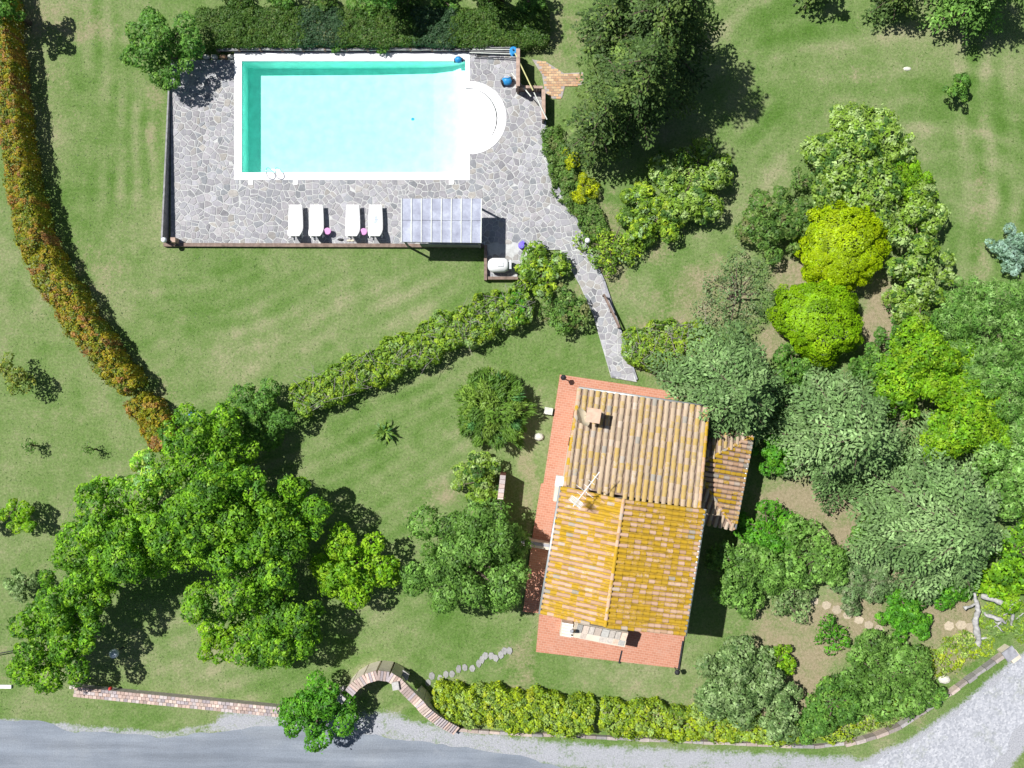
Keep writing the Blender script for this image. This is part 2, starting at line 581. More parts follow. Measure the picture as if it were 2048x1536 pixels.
def dist_line(pts):
    d = np.full(PX.shape, 1e9)
    for (ax, ay), (bx, by) in zip(pts[:-1], pts[1:]):
        L2 = (bx - ax) ** 2 + (by - ay) ** 2
        u = np.clip(((PX - ax) * (bx - ax) + (PY - ay) * (by - ay)) / L2, 0, 1)
        d = np.minimum(d, np.hypot(PX - ax - u * (bx - ax), PY - ay - u * (by - ay)))
    return d


for pts, w, st in (([(-2000, 1450), (0, 1446), (330, 1474), (460, 1448)], 14, .55), ([(460, 1450), (760, 1450), (900, 1485), (1200, 1518), (1700, 1540)], 34, .62),
                   ([(1500, 1570), (1740, 1540), (1850, 1485), (1935, 1425), (2035, 1340), (2300, 1150)], 26, .75), ([(1960, 1560), (2060, 1440), (2300, 1300)], 36, .75)):
    grav = np.maximum(grav, st * np.clip(1.5 - dist_line(pts) / w, 0, 1))
mow = np.full(PX.shape, 0.5)
warp = np.array([mnoise.noise(Vector((x * .004, y * .004, 3.0))) for x, y in zip(PX.ravel(), PY.ravel())]).reshape(PX.shape)
fade = np.clip(.55 + 1.3 * np.array([mnoise.noise(Vector((x * .009, y * .009, 9.0))) for x, y in zip(PX.ravel(), PY.ravel())]).reshape(PX.shape), 0, 1)
r1 = np.hypot(PX - 1830, PY - 640) + 46 * warp
m1 = np.clip((PX - 1320) / 80, 0, 1) * np.clip((430 - PY) / 100, 0, 1)
mow += .55 * m1 * fade * (np.clip(np.sin(r1 / 10.0), -.4, 1) * .6 + .5 * np.sin(r1 / 27.0))
m2 = np.clip((340 - PX) / 40, 0, 1) * np.clip((PX - 140) / 60, 0, 1) * np.clip((500 - PY) / 120, 0, 1)
mow += .5 * m2 * fade * np.sin((PX + 0.05 * PY + 30 * warp) / 5.5)
m3 = np.clip((PY - 500) / 60, 0, 1) * np.clip((1000 - PX) / 100, 0, 1) * np.clip((PX - 250) / 80, 0, 1)
mow += .26 * m3 * fade * np.sin((PY + 0.42 * PX + 0.00025 * (PX - 600) ** 2 + 40 * warp) / 6.5)
m4 = np.clip((PX - 1880) / 50, 0, 1) * np.clip((600 - PY) / 100, 0, 1)
mow += .4 * m4 * fade * np.sin((PX + 30 * warp) / 8.0)

POOL_IN = [(485, 124), (931, 124), (931, 178)] + [(934 + 61 * math.cos(a), 238 - 61 * math.sin(a)) for a in np.linspace(math.radians(84), math.radians(-84), 19)] + [(931, 298), (931, 346), (485, 346)]
POOL_OUT = [(470, 107), (940, 107), (940, 165)] + [(940 + 73 * math.cos(a), 237 - 73 * math.sin(a)) for a in np.linspace(math.radians(86), math.radians(-86), 25)] + [(940, 309), (940, 361), (470, 361)]
nx, ny = len(gx), len(gy)
idx = np.arange(nx * ny).reshape(ny, nx)
quads = np.stack([idx[:-1, :-1], idx[:-1, 1:], idx[1:, 1:], idx[1:, :-1]], -1).reshape(-1, 4)
cxp = ((PX[:-1, :-1] + PX[1:, 1:]) / 2).ravel()
cyp = ((PY[:-1, :-1] + PY[1:, 1:]) / 2).ravel()
keep = ~(((cxp > 478) & (cxp < 937) & (cyp > 115) & (cyp < 354)) | (np.hypot(cxp - 934, cyp - 238) < 66))
quads = quads[keep]


def np_mesh(name, V, F, colors=None, cname='Col', smooth=False):
    me = bpy.data.meshes.new(name)
    k = F.shape[1]
    me.vertices.add(len(V))
    me.vertices.foreach_set('co', V.astype(np.float32).ravel())
    me.loops.add(F.size)
    me.loops.foreach_set('vertex_index', F.astype(np.int32).ravel())
    me.polygons.add(len(F))
    me.polygons.foreach_set('loop_start', np.arange(0, F.size, k, dtype=np.int32))
    me.polygons.foreach_set('loop_total', np.full(len(F), k, dtype=np.int32))
    if smooth:
        me.polygons.foreach_set('use_smooth', np.ones(len(F), dtype=bool))
    if colors is not None:
        a = me.color_attributes.new(cname, 'FLOAT_COLOR', 'POINT')
        a.data.foreach_set('color', np.concatenate([colors, np.ones((len(colors), 1))], 1).astype(np.float32).ravel())
    me.update(calc_edges=True)
    return me


GV = np.stack([GX.ravel(), GY.ravel(), np.zeros(GX.size)], 1)
gme = np_mesh('ground', GV, quads, np.stack([earth.ravel(), grav.ravel(), mow.ravel()], 1), 'cover')
link('ground', gme, 'ground', None, 'structure')


def jag(pts, step=0.35, amp=0.12, seed=0, closed=True):
    """world outline of a pixel polyline, broken up so the edge is ragged"""
    out = []
    n = len(pts)
    for i in range(n if closed else n - 1):
        a, b = P(*pts[i]), P(*pts[(i + 1) % n])
        k = max(1, min(160, int((b - a).length / step)))
        for j in range(k):
            p = a.lerp(b, j / k)
            q = mnoise.noise_vector(Vector((p.x * 0.9, p.y * 0.9, seed * 7.1))) * amp + mnoise.noise_vector(Vector((p.x * 3.1, p.y * 3.1, seed * 3.3))) * amp * 0.6
            out.append((p.x + q.x, p.y + q.y))
    return out


mb = MB().prism(jag([(-2600, 1452), (0, 1440), (90, 1444), (150, 1462), (330, 1474), (450, 1462), (560, 1452), (700, 1462), (770, 1475), (900, 1492), (1040, 1512), (1160, 1545), (1160, 1760), (-2600, 1760)], 0.4, 0.16, 1), -0.05, 0.006)
mb.build('road', 'asphalt', None, 'structure')
mb = MB().prism(jag([(1140, 1552), (1260, 1536), (1480, 1548), (1640, 1556), (1760, 1522), (1840, 1478), (1925, 1418), (1985, 1368), (2028, 1332), (2400, 1075), (2400, 1260), (2060, 1430), (1975, 1545), (1960, 1760), (1140, 1760)], 0.3, 0.3, 2), -0.05, 0.010)
mb.build('gravel_track', 'gravel', None, 'structure')

# ------------------------------------------------------------------ crazy paving
def clip(poly, px, py, nx_, ny_):
    """keep the side of the line through (px,py) the normal (nx,ny) points away from"""
    out = []
    for i in range(len(poly)):
        a, b = poly[i], poly[(i + 1) % len(poly)]
        da = (a[0] - px) * nx_ + (a[1] - py) * ny_
        db = (b[0] - px) * nx_ + (b[1] - py) * ny_
        if da <= 0: out.append(a)
        if (da < 0 < db) or (db < 0 < da):
            u = da / (da - db)
            out.append((a[0] + u * (b[0] - a[0]), a[1] + u * (b[1] - a[1])))
    return out


def area(p):
    return 0.5 * sum(p[i][0] * p[(i + 1) % len(p)][1] - p[(i + 1) % len(p)][0] * p[i][1] for i in range(len(p)))


def cells(outline, spacing, gap, seed, extra=None):
    """irregular stones inside an outline (world x,y)"""
    rg = random.Random(seed)
    xs, ys = [p[0] for p in outline], [p[1] for p in outline]
    seeds = []
    y = min(ys) - spacing
    while y < max(ys) + spacing:
        x = min(xs) - spacing
        while x < max(xs) + spacing:
            if rg.random() < 0.93:
                seeds.append((x + rg.uniform(-.46, .46) * spacing, y + rg.uniform(-.46, .46) * spacing))
            if rg.random() < 0.22:
                seeds.append((x + rg.uniform(-.5, .5) * spacing, y + rg.uniform(-.5, .5) * spacing))
            x += spacing
        y += spacing
    A = np.array(seeds)
    cw = outline if area(outline) > 0 else outline[::-1]
    segs = [(cw[i], cw[(i + 1) % len(cw)]) for i in range(len(cw))]
    res = []
    for s in seeds:
        if not pip(outline, *s):
            dd_ = 9.0
            for a, b in segs:
                ex, ey = b[0] - a[0], b[1] - a[1]
                u = max(0, min(1, ((s[0] - a[0]) * ex + (s[1] - a[1]) * ey) / max(1e-9, ex * ex + ey * ey)))
                dd_ = min(dd_, math.hypot(s[0] - a[0] - u * ex, s[1] - a[1] - u * ey))
            if dd_ > spacing * .5: continue
        d = np.hypot(A[:, 0] - s[0], A[:, 1] - s[1])
        near = np.argsort(d)[1:22]
        poly = [(s[0] + dx * spacing * 1.3, s[1] + dy * spacing * 1.3) for dx, dy in ((-1, -1), (1, -1), (1, 1), (-1, 1))]
        for j in near:
            if d[j] < 1e-4: continue
            n = ((A[j, 0] - s[0]) / d[j], (A[j, 1] - s[1]) / d[j])
            m = d[j] / 2 - gap * rg.uniform(0.35, 0.75)
            poly = clip(poly, s[0] + n[0] * m, s[1] + n[1] * m, *n)
            if len(poly) < 3: break
        if len(poly) < 3: continue
        for a, b in segs:
            ex, ey = b[0] - a[0], b[1] - a[1]
            L = math.hypot(ex, ey)
            if L < 1e-6: continue
            u = ((s[0] - a[0]) * ex + (s[1] - a[1]) * ey) / L / L
            if -0.15 <= u <= 1.15 and len(poly) > 2:
                dist = abs((s[0] - a[0]) * ey - (s[1] - a[1]) * ex) / L
                if dist < spacing * 1.5:
                    poly = clip(poly, a[0] - ey / L * 0.02, a[1] + ex / L * 0.008, ey / L, -ex / L)
        if extra and len(poly) > 2:
            poly = extra(s, poly)
        if len(poly) > 2 and abs(area(poly)) > 0.018:
            res.append(poly)
    return res


STONE_C = [(0.285, 0.275, 0.295), (0.315, 0.305, 0.325), (0.235, 0.23, 0.245), (0.33, 0.315, 0.32), (0.32, 0.30, 0.275), (0.27, 0.27, 0.28), (0.34, 0.335, 0.355), (0.31, 0.295, 0.305), (0.24, 0.25, 0.265)]


def lay(owner, polys, z0, z1, seed, piece='paving_stone', limit=300, palette=STONE_C, mat='stone', jitter=0.006):
    rg = random.Random(seed)
    polys = sorted(polys, key=lambda p: -abs(area(p)))
    rest = MB()
    nrest = 0
    for i, p in enumerate(polys):
        c = rg.choice(palette)
        k = rg.uniform(0.82, 1.2)
        m = MB() if i < limit else rest
        m.col = tuple(x * k for x in c)
        m.prism(p, z0, z1 + rg.uniform(-jitter, jitter))
        if i < limit: m.build(piece, mat, owner)
        else: nrest += 1
    if nrest:
        rest.build(piece + 's', mat, owner, 'stuff')


DECK = [(343, 121), (470, 121), (470, 100), (1034, 96), (1034, 178), (1088, 182), (1090, 300), (1100, 345), (1130, 405), (1166, 462), (1180, 505), (1120, 500), (1060, 500), (1036, 540), (1034, 556), (970, 556), (968, 489), (343, 489)]
deck_w = [tuple(P(*p)[:2]) for p in DECK]
DZ = 0.13
hole = [Vector((*P(*p)[:2], 0)) for p in [(478, 116), (935, 116), (935, 171)] + [(937 + 67 * math.cos(a), 238 - 67 * math.sin(a)) for a in np.linspace(math.radians(86), math.radians(-86), 19)] + [(935, 305), (935, 353), (478, 353)]]
outer = [Vector((*p, 0)) for p in deck_w]
tri = geometry.tessellate_polygon([outer, hole])
allv = outer + hole
mb = MB()
fs = []
for a, b, c in tri:
    q = (allv[b] - allv[a]).cross(allv[c] - allv[a]).z
    fs.append((a, b, c) if q > 0 else (a, c, b))
mb.add([(v.x, v.y, DZ - 0.02) for v in allv], fs)
n = len(outer)
mb.add([(v.x, v.y, z) for z in (-0.1, DZ - 0.02) for v in outer], [(i, (i + 1) % n, n + (i + 1) % n, n + i) for i in range(n)])
deck = mb.build('pool_deck', 'grout', None, 'structure')
pcx, pcy = P(937, 238)[:2]
pr = 67 / S
X0, X1 = P(478, 0).x, P(935, 0).x
Y1, Y0 = P(0, 116).y, P(0, 353).y


def pool_clip(s, poly):
    if s[0] > X1:
        d = math.hypot(s[0] - pcx, s[1] - pcy)
        if d < pr: return []
        if d < pr + 1.2:
            n_ = ((s[0] - pcx) / d, (s[1] - pcy) / d)
            poly = clip(poly, pcx + n_[0] * pr, pcy + n_[1] * pr, -n_[0], -n_[1])
        if abs(s[1] - pcy) > pr * .8 and Y0 < s[1] < Y1: poly = clip(poly, X1, 0, -1, 0)
        return poly
    if s[0] < X0: return clip(poly, X0, 0, 1, 0)
    if s[1] < Y0: return clip(poly, 0, Y0, 0, 1)
    if s[1] > Y1: return clip(poly, 0, Y1, 0, -1)
    return []


lay(deck, cells(deck_w, 0.335, 0.044, 3, pool_clip), DZ - 0.03, DZ, 5)

PATH = [(1180, 505), (1206, 562), (1240, 665), (1273, 764), (1222, 755), (1203, 690), (1186, 630), (1160, 572), (1120, 500)]
path_w = [tuple(P(*p)[:2]) for p in PATH]
gp = MB().prism(path_w, -0.05, DZ - 0.02).build('garden_path', 'grout', None, 'structure')
lay(gp, cells(path_w, 0.38, 0.046, 9), DZ - 0.03, DZ, 6)

# deck edging: timber kerb on the lawn side, tapering wall on the west
mb = MB()
mb.prism([tuple(P(*p)[:2]) for p in ((330, 487), (966, 489), (966, 496), (330, 494))], -0.1, 0.24)
single('edging_kerb', mb, 'timber', 'long brown timber kerb along the lawn side of the pool deck', 'kerb')
mb = MB()
a0, a1 = P(341, 170), P(335, 487)
pts = [(a0.x - .02, a0.y), (a0.x + .06, a0.y), (a1.x + .07, a1.y), (a1.x - .02, a1.y)]
mb.prism(pts, -0.1, lambda x, y: 0.30 + (a0.y - y) / (a0.y - a1.y) * 0.62)
single('retaining_wall', mb, 'timber_grey', 'narrow weathered wall rising along the west edge of the pool deck', 'wall')
lw = thing('boundary_wall', P(1000, 556), 'low brown wall boxing in the white rounded tank', 'wall')
MB().beam(P(971, 490, .45), P(971, 560, .45), .16, .5).build('long_side', 'timber', lw)
MB().beam(P(976, 556, .45), P(1036, 556, .45), .16, .5).build('short_side', 'timber', lw)

# ------------------------------------------------------------------ pool
pool = thing('swimming_pool', P(710, 240), 'rectangular turquoise pool with white coping and rounded step alcove', 'pool')
ow = [Vector((*P(*p)[:2], 0)) for p in POOL_OUT]
iw = [Vector((*P(*p)[:2], 0)) for p in POOL_IN]
ZC = DZ + 0.015
mb = MB()
allv = ow + iw
tri = geometry.tessellate_polygon([ow, iw])
fs = []
for a, b, c in tri:
    q = (allv[b] - allv[a]).cross(allv[c] - allv[a]).z
    fs.append((a, b, c) if q > 0 else (a, c, b))
mb.add([(v.x, v.y, ZC) for v in allv], fs)
for ring, sg in ((ow, 1), (iw, -1)):
    n = len(ring)
    mb.add([(v.x, v.y, z) for z in (DZ - 0.03 if sg > 0 else -0.02, ZC) for v in ring], [(i, (i + 1) % n, n + (i + 1) % n, n + i) for i in range(n)])
mb.build('coping', 'coping', pool)
FZ = -1.15
x0, x1, y1, y0 = P(485, 0).x, P(931, 0).x, P(0, 124).y, P(0, 346).y
acx, acy = P(931, 238)[:2]
mb = MB()
prof = [(0, 0), (.6, .08), (.85, .20), (.94, .42), (1, .85)]
for (fa, za), (fb, zb_) in zip(prof[:-1], prof[1:]):
    xa, xb = x0 + (x1 - x0) * fa, x0 + (x1 - x0) * fb
    mb.add([(xa, y0, FZ + za), (xb, y0, FZ + zb_), (xb, y1, FZ + zb_), (xa, y1, FZ + za)], [(0, 1, 2, 3)])
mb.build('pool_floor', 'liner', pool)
mb = MB()
for (ax, ay), (bx, by) in (((x0, y0), (x0, y1)), ((x0, y1), (x1, y1)), ((x1, y0), (x0, y0)), ((x1, y1), (x1, acy + 60 / S)), ((x1, acy - 60 / S), (x1, y0))):
    mb.add([(ax, ay, FZ), (bx, by, FZ), (bx, by, 0.0), (ax, ay, 0.0)], [(0, 1, 2, 3)])
rim = [P(*p) for p in POOL_IN[2:22]]
mb.add([(p.x, p.y, z) for z in (FZ, 0.0) for p in rim], [(i, i + 1, len(rim) + i + 1, len(rim) + i) for i in range(len(rim) - 1)])
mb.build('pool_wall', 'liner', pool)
radii, zs = [62 / S, 45 / S, 29 / S, 0.0], [0.055, 0.045, 0.035]
for k in range(3):
    st = MB()
    ang = np.linspace(math.pi / 2, -math.pi / 2, 17)
    o_ = [(acx + radii[k] * math.cos(a), acy + radii[k] * math.sin(a)) for a in ang]
    i_ = [(acx + radii[k + 1] * math.cos(a), acy + radii[k + 1] * math.sin(a)) for a in ang]
    zb = zs[k + 1] if k < 2 else FZ
    vs = [(x, y, zs[k]) for x, y in o_] + [(x, y, zs[k]) for x, y in i_] + [(x, y, zb) for x, y in i_]
    f = [(i, i + 1, 17 + i + 1, 17 + i) for i in range(16)]
    if k < 2: f += [(17 + i, 17 + i + 1, 34 + i + 1, 34 + i) for i in range(16)]
    st.add(vs, f)
    for sg in (1, -1):
        ya, yb = acy + sg * radii[k], acy + sg * radii[k + 1]
        st.add([(acx, ya, zs[k]), (acx, yb, zs[k]), (acx, yb, FZ), (acx, ya, FZ)], [(0, 1, 2, 3)])
    st.build('pool_step', 'coping', pool)
wp = [((p.x - pool.location.x) * 1.0015 + pool.location.x, (p.y - pool.location.y) * 1.003 + pool.location.y) for p in iw]
MB().prism(wp, FZ - 0.02, 0.075, bottom=True).build('pool_water', 'water', pool)
MB().lathe(P(828, 240, FZ) + Vector((0, 0, .13)), [(0.16, 0.0), (0.16, 0.02), (0.02, 0.03)], 14).build('floor_drain', 'blue', pool)
for x in (503, 592, 903):
    MB().box(P(x, 366, 0) + Vector((0, 0, DZ + 0.012)), (0.26, 0.24, 0.03)).build('skimmer_lid', 'white', pool)
lad = thing('pool_ladder', P(549, 352), 'steel ladder with curved handrails on the south pool edge', 'ladder')
for x in (540, 558):
    pts = []
    bx, byy = P(x, 358).x, P(x, 358).y
    for a in np.linspace(0, math.pi, 9):
        pts.append((bx + (0.12 if a < .1 else 0), byy + 0.28 - 0.28 * math.cos(a), ZC + 0.02 + 0.6 * math.sin(a)))
    pts = [(bx, byy - 0.0, DZ)] + pts[1:] + [(bx, byy + 0.56, -0.9)]
    MB().tube(pts, 0.022, 8).build('handrail', 'steel', lad, smooth=True)
for z in (-0.25, -0.5, -0.75):
    MB().box((P(549, 0).x, P(0, 358).y + 0.56, z), (0.5, 0.09, 0.03)).build('rung', 'steel', lad)

# ------------------------------------------------------------------ foliage builders
def rgb(pal, rng, n):
    cols = np.array([p[:3] for p in pal])
    w = np.array([p[3] if len(p) > 3 else 1.0 for p in pal])
    return cols[rng.choice(len(pal), n, p=w / w.sum())] * np.array([1.34, 1.84, 2.0])


def unit(a):
    return a / np.maximum(np.linalg.norm(a, axis=1, keepdims=True), 1e-6)


def leaf_obj(name, parent, pos, ax, nr, L, W, col, mat='leaf', kind=None):
    n = len(pos)
    nr = unit(nr)
    ax = unit(ax - nr * np.sum(ax * nr, 1, keepdims=True))
    sd_ = np.cross(nr, ax)
    L = L[:, None] if isinstance(L, np.ndarray) else L
    W = W[:, None] if isinstance(W, np.ndarray) else W
    off = np.array(WL[parent.name]) if parent else np.zeros(3)
    q = pos - off
    V = np.empty((n, 4, 3))
    V[:, 0] = q - ax * L * .5
    V[:, 1] = q + sd_ * W * .5 + nr * W * .18 - ax * L * .04
    V[:, 2] = q + ax * L * .5
    V[:, 3] = q - sd_ * W * .5 + nr * W * .18 - ax * L * .04
    F = np.arange(n * 4).reshape(n, 4)
    me = np_mesh(name, V.reshape(-1, 3), F, np.repeat(np.clip(col, 0.004, 0.9), 4, 0))
    return link(name, me, mat, parent, kind)


def rdir(rng, n, zmin=-1.0):
    z = rng.uniform(zmin, 1, n)
    a = rng.uniform(0, 2 * np.pi, n)
    r = np.sqrt(1 - z * z)
    return np.stack([r * np.cos(a), r * np.sin(a), z], 1)


def trunk_obj(root, rng, h, r, lobes, mat='bark'):
    base = WL[root.name]
    m = MB()
    top = Vector((base.x + rng.uniform(-.15, .15), base.y + rng.uniform(-.15, .15), h * 0.62))
    mid = base.lerp(top, 0.5) + Vector((rng.uniform(-.1, .1), rng.uniform(-.1, .1), 0))
    m.tube([base - Vector((0, 0, .1)), base + Vector((0, 0, h * .06)), mid, top], [r * 1.4, r, r * .8, r * .55], 8)
    for l in lobes[:9]:
        l = Vector(l)
        st = base.lerp(top, float(rng.uniform(.5, 1.0)))
        m.tube([st, st.lerp(l, .5) + Vector((0, 0, .12)), l], [r * .45, r * .28, r * .1], 5)
    m.build('trunk', mat, root, smooth=True)


def lobed(rng, c, R, Rz, nl, lr=(.34, .5), dens=300.0, leafL=.2, pal=None, asp=.5, zmin=-.35, clump=.3, jit=.35, squash=1.0, bump_d=.28, tint=.22):
    c = np.array(c)
    nl = int(nl * 2.2)
    R = R * 1.08
    rr = rng.uniform(lr[0] * .52, lr[1] * .70, nl) * R
    rho = np.sqrt(rng.uniform(0.02, 1, nl)) * (R - rr * .55)
    az = rng.uniform(0, 6.283, nl)
    zz = Rz * (np.sqrt(np.clip(1 - (rho / R) ** 2, 0, 1)) * rng.uniform(.25, 1.0, nl) - rng.uniform(0, .5, nl) * (rho / R)) - rr * .35
    cen = c + np.stack([rho * np.cos(az), rho * np.sin(az) * squash, zz], 1)
    cen = np.concatenate([c[None] - np.array([[0, 0, Rz * .15]]), cen])
    rr = np.concatenate([[R * .52], rr])
    out = [[], [], [], []]
    for i in range(len(cen)):
        r = rr[i]
        n_ = int(4 * np.pi * r * r * .75 * dens)
        if n_ < 3: continue
        dd = rdir(rng, n_, -.5)
        K = max(4, int(4 * np.pi * r * r / (clump * clump * 1.6)))
        kd = rdir(rng, K, -.6)
        dots = dd @ kd.T
        ki = dots.argmax(1)
        ang = np.arccos(np.clip(dots.max(1), -1, 1)) * r / clump
        kr = rng.uniform(.86, 1.08, K)
        rad = r * kr[ki] * (1 - bump_d * np.clip(ang, 0, 1.3) ** 2) * (1 - np.abs(rng.normal(0, .10, n_))) * np.where(rng.random(n_) < .10, rng.uniform(1.02, 1.32, n_), 1.0)
        zs_ = 1.0 if i else Rz / R
        pos = cen[i] + dd * rad[:, None] * np.array([1, 1, max(.6, Rz / R)])
        ok = np.ones(n_, bool)
        for j in range(len(cen)):
            if j != i:
                ok &= (((pos - cen[j]) / np.array([1, 1, max(.6, Rz / R)])) ** 2).sum(1) > (rr[j] * .72) ** 2
        ok &= pos[:, 2] > 0.05
        nr = unit(dd * .7 + (dd - kd[ki]) * 2.2) + np.array([0, 0, .6]) + rng.normal(0, .38, (n_, 3))
        kc = rgb(pal, rng, K) * rng.uniform(1 - tint, 1 + tint, (K, 1)) * rng.uniform(.88, 1.12)
        col = kc[ki] * rng.uniform(1 - jit, 1 + jit, (n_, 1))
        out[0].append(pos[ok]); out[1].append(nr[ok]); out[2].append(col[ok])
    pos, nr, col = (np.concatenate(o) for o in out[:3])
    n_ = len(pos)
    ax = rng.normal(0, 1, (n_, 3)) + np.array([0, 0, -.2])
    L = leafL * rng.uniform(.65, 1.3, n_)
    return pos, ax, nr, L, L * asp, col, cen[1:]


PAL = dict(
    walnut=[(.150, .235, .010, 3), (.092, .165, .010, 3), (.210, .285, .014, 2), (.062, .120, .012, 2)],
    walnut_y=[(.30, .36, .03, 2), (.36, .34, .05, 1), (.17, .27, .02, 2), (.24, .32, .10, 1)],
    lime=[(.18, .26, .008, 3), (.12, .20, .008, 2), (.24, .29, .012, 2)],
    oak=[(.135, .195, .030, 3), (.095, .145, .022, 3), (.185, .240, .048, 2), (.07, .11, .018, 1)],
    oakgreen=[(.100, .165, .024, 3), (.072, .125, .018, 2), (.150, .210, .03, 2)],
    cedar=[(.135, .165, .050, 3), (.102, .132, .038, 3), (.185, .208, .072, 2)],
    darkcon=[(.062, .080, .016, 3), (.044, .062, .012, 3), (.095, .108, .02, 2)],
    golden=[(.33, .32, .003, 3), (.28, .29, .003, 3), (.24, .25, .003, 1)],
    limedome=[(.21, .265, .004, 3), (.17, .235, .004, 3), (.24, .28, .006, 1)],
    varieg=[(.25, .27, .045, 3), (.34, .33, .11, 2), (.18, .22, .02, 3), (.07, .11, .02, 2)],
    yellow=[(.40, .33, .006, 3), (.28, .25, .008, 2), (.18, .17, .012, 1)],
    photinia=[(.33, .200, .010, 4), (.21, .175, .010, 4), (.36, .13, .03, 1.6), (.10, .125, .016, 2.5), (.33, .095, .055, .9)],
    laurel=[(.235, .265, .022, 3), (.145, .19, .018, 3), (.33, .32, .022, 1.4), (.085, .125, .016, 2), (.25, .27, .10, 1)],
    front=[(.32, .30, .010, 3), (.22, .24, .014, 3), (.31, .31, .09, 2), (.10, .14, .018, 2), (.44, .34, .02, .8)],
    greygreen=[(.19, .21, .068, 3), (.125, .155, .042, 2), (.27, .275, .105, 2), (.085, .115, .03, 1)],
    blue=[(.24, .27, .18, 2), (.33, .35, .26, 1), (.15, .19, .11, 1)],
    willow=[(.155, .215, .038, 3), (.105, .17, .026, 3), (.235, .28, .075, 2)],
    juniper=[(.070, .105, .014, 3), (.056, .088, .014, 3), (.10, .115, .018, 1)],
    bluejun=[(.048, .074, .028, 3), (.040, .064, .024, 2)],
    shrub=[(.11, .155, .025, 3), (.15, .17, .035, 2), (.19, .15, .05, .8), (.075, .115, .02, 2)],
    scrub=[(.15, .175, .06, 3), (.11, .14, .045, 2), (.19, .17, .08, 1.5)],
    redtree=[(.26, .20, .03, 2), (.18, .17, .025, 3), (.12, .14, .02, 2)],
    green=[(.095, .205, .012, 3), (.065, .155, .012, 3), (.13, .24, .015, 1)],
    brush=[(.115, .155, .020, 3), (.085, .125, .016, 3), (.165, .195, .026, 2), (.08, .15, .035, 1)],
)


def broad(name, label, cat, px, py, rpx, h, pal, group=None, leaf=.21, nl=9, dens=None, asp=.5, rzf=.8, seed=None, clump=.32, lr=(.34, .5), trunk=None, squash=1.0, jit=.3, tint=.22, mat='leaf'):
    seed = seed if seed is not None else int(px * 7 + py * 13)
    rng = np.random.default_rng(seed)
    R = rpx / S * (1 - h * .6 / H)
    Rz = min(R * rzf, h * .5)
    zc = h - Rz
    c = P(px, py, zc)
    root = thing(name, (c.x, c.y, 0), label, cat, group)
    leaf *= .84
    dens = dens * 1.35 if dens else 1.9 / (leaf * leaf * asp)
    pos, ax, nr, L, W, col, lob = lobed(rng, c, R, Rz, nl, lr, dens, leaf, PAL[pal], asp, clump=clump, squash=squash, jit=jit, tint=tint)
    leaf_obj('crown', root, pos, ax, nr, L, W, col, mat)
    trunk_obj(root, rng, h, trunk or max(.05, .045 * R + .02 * h), lob)
    return root


def conifer(name, label, cat, px, py, rpx, h, pal, group=None, seed=None, levels=8, nb=11, droop=.20, leaf=.24, w=.11, z0f=.22, top=.12, gapf=1.25, fan=.46):
    seed = seed if seed is not None else int(px * 5 + py * 11)
    rng = np.random.default_rng(seed)
    R = 1.12 * rpx / S * (1 - h * .45 / H)
    c = P(px, py, h * .5)
    root = thing(name, (c.x, c.y, 0), label, cat, group)
    pos, ax, nr, col = [], [], [], []
    br = MB()
    br.tube([(c.x, c.y, -.1), (c.x, c.y, h * .5), (c.x, c.y, h * .97)], [.05 * h, .03 * h, .01], 8)
    br.build('trunk', 'bark', root, smooth=True)
    limb = MB()
    for lv in range(levels):
        f = lv / (levels - 1)
        z = h * (z0f + (1 - z0f - .03) * f)
        Rl = R * ((1 - f) ** .62 * (1 - top) + top)
        k = max(5, int(nb * (1 - .45 * f)))
        a0_ = rng.uniform(0, 6.28)
        for b in range(k):
            az = a0_ + 2 * np.pi * b / k + rng.normal(0, .16)
            ln = Rl * rng.uniform(.66, 1.16)
            u = np.array([math.cos(az), math.sin(az), 0])
            s = np.array([-u[1], u[0], 0])
            shade = rgb(PAL[pal], rng, 1)[0] * rng.uniform(.85, 1.15)
            rise = rng.uniform(.0, .38)
            steps = max(4, int(ln / .21))
            tt = np.linspace(.12, 1.0, steps)
            zz = z + ln * (rise * tt - droop * 2.2 * tt ** 2) + 0
            line = np.array([c.x, c.y, 0]) + u * (tt * ln)[:, None] + np.array([0, 0, 1]) * zz[:, None]
            if lv < levels - 2 and b % 2 == 0:
                limb.tube([line[0], line[steps // 2], line[-1]], [.02 * ln + .01, .012 * ln + .008, .006], 4)
            for i in range(steps):
                wd = ln * fan * (1 - (tt[i] - .35) ** 2 * 1.9) * .62
                wd = max(.10, wd)
                ns = max(2, int(wd / .085 * gapf))
                for sg in (-1, 1):
                    zj, cj = rng.normal(0, .10), rng.uniform(.72, 1.3)
                    tq = (np.arange(ns) + rng.uniform(.2, .8, ns)) / ns
                    q = line[i] + (s * sg * .86 + u * .5) * (tq * wd)[:, None] + rng.normal(0, .035, (ns, 3))
                    q[:, 2] += zj - (tq * wd) ** 2 * .35
                    pos.append(q)
                    ax.append(np.tile(s * sg * .5 + u * .75, (ns, 1)) + rng.normal(0, .42, (ns, 3)))
                    nr.append(np.tile([u[0] * .3, u[1] * .3, 1.0], (ns, 1)) + rng.normal(0, .38, (ns, 3)))
                    col.append(shade * cj * rng.uniform(.7, 1.3, (ns, 1)))
    limb.build('limb', 'bark', root)
    pos, ax, nr, col = (np.concatenate(x) for x in (pos, ax, nr, col))
    ok = pos[:, 2] > .05
    L = leaf * rng.uniform(.6, 1.25, ok.sum())
    leaf_obj('crown', root, pos[ok], ax[ok], nr[ok], L, L * (w / leaf), col[ok], 'needle')
    return root


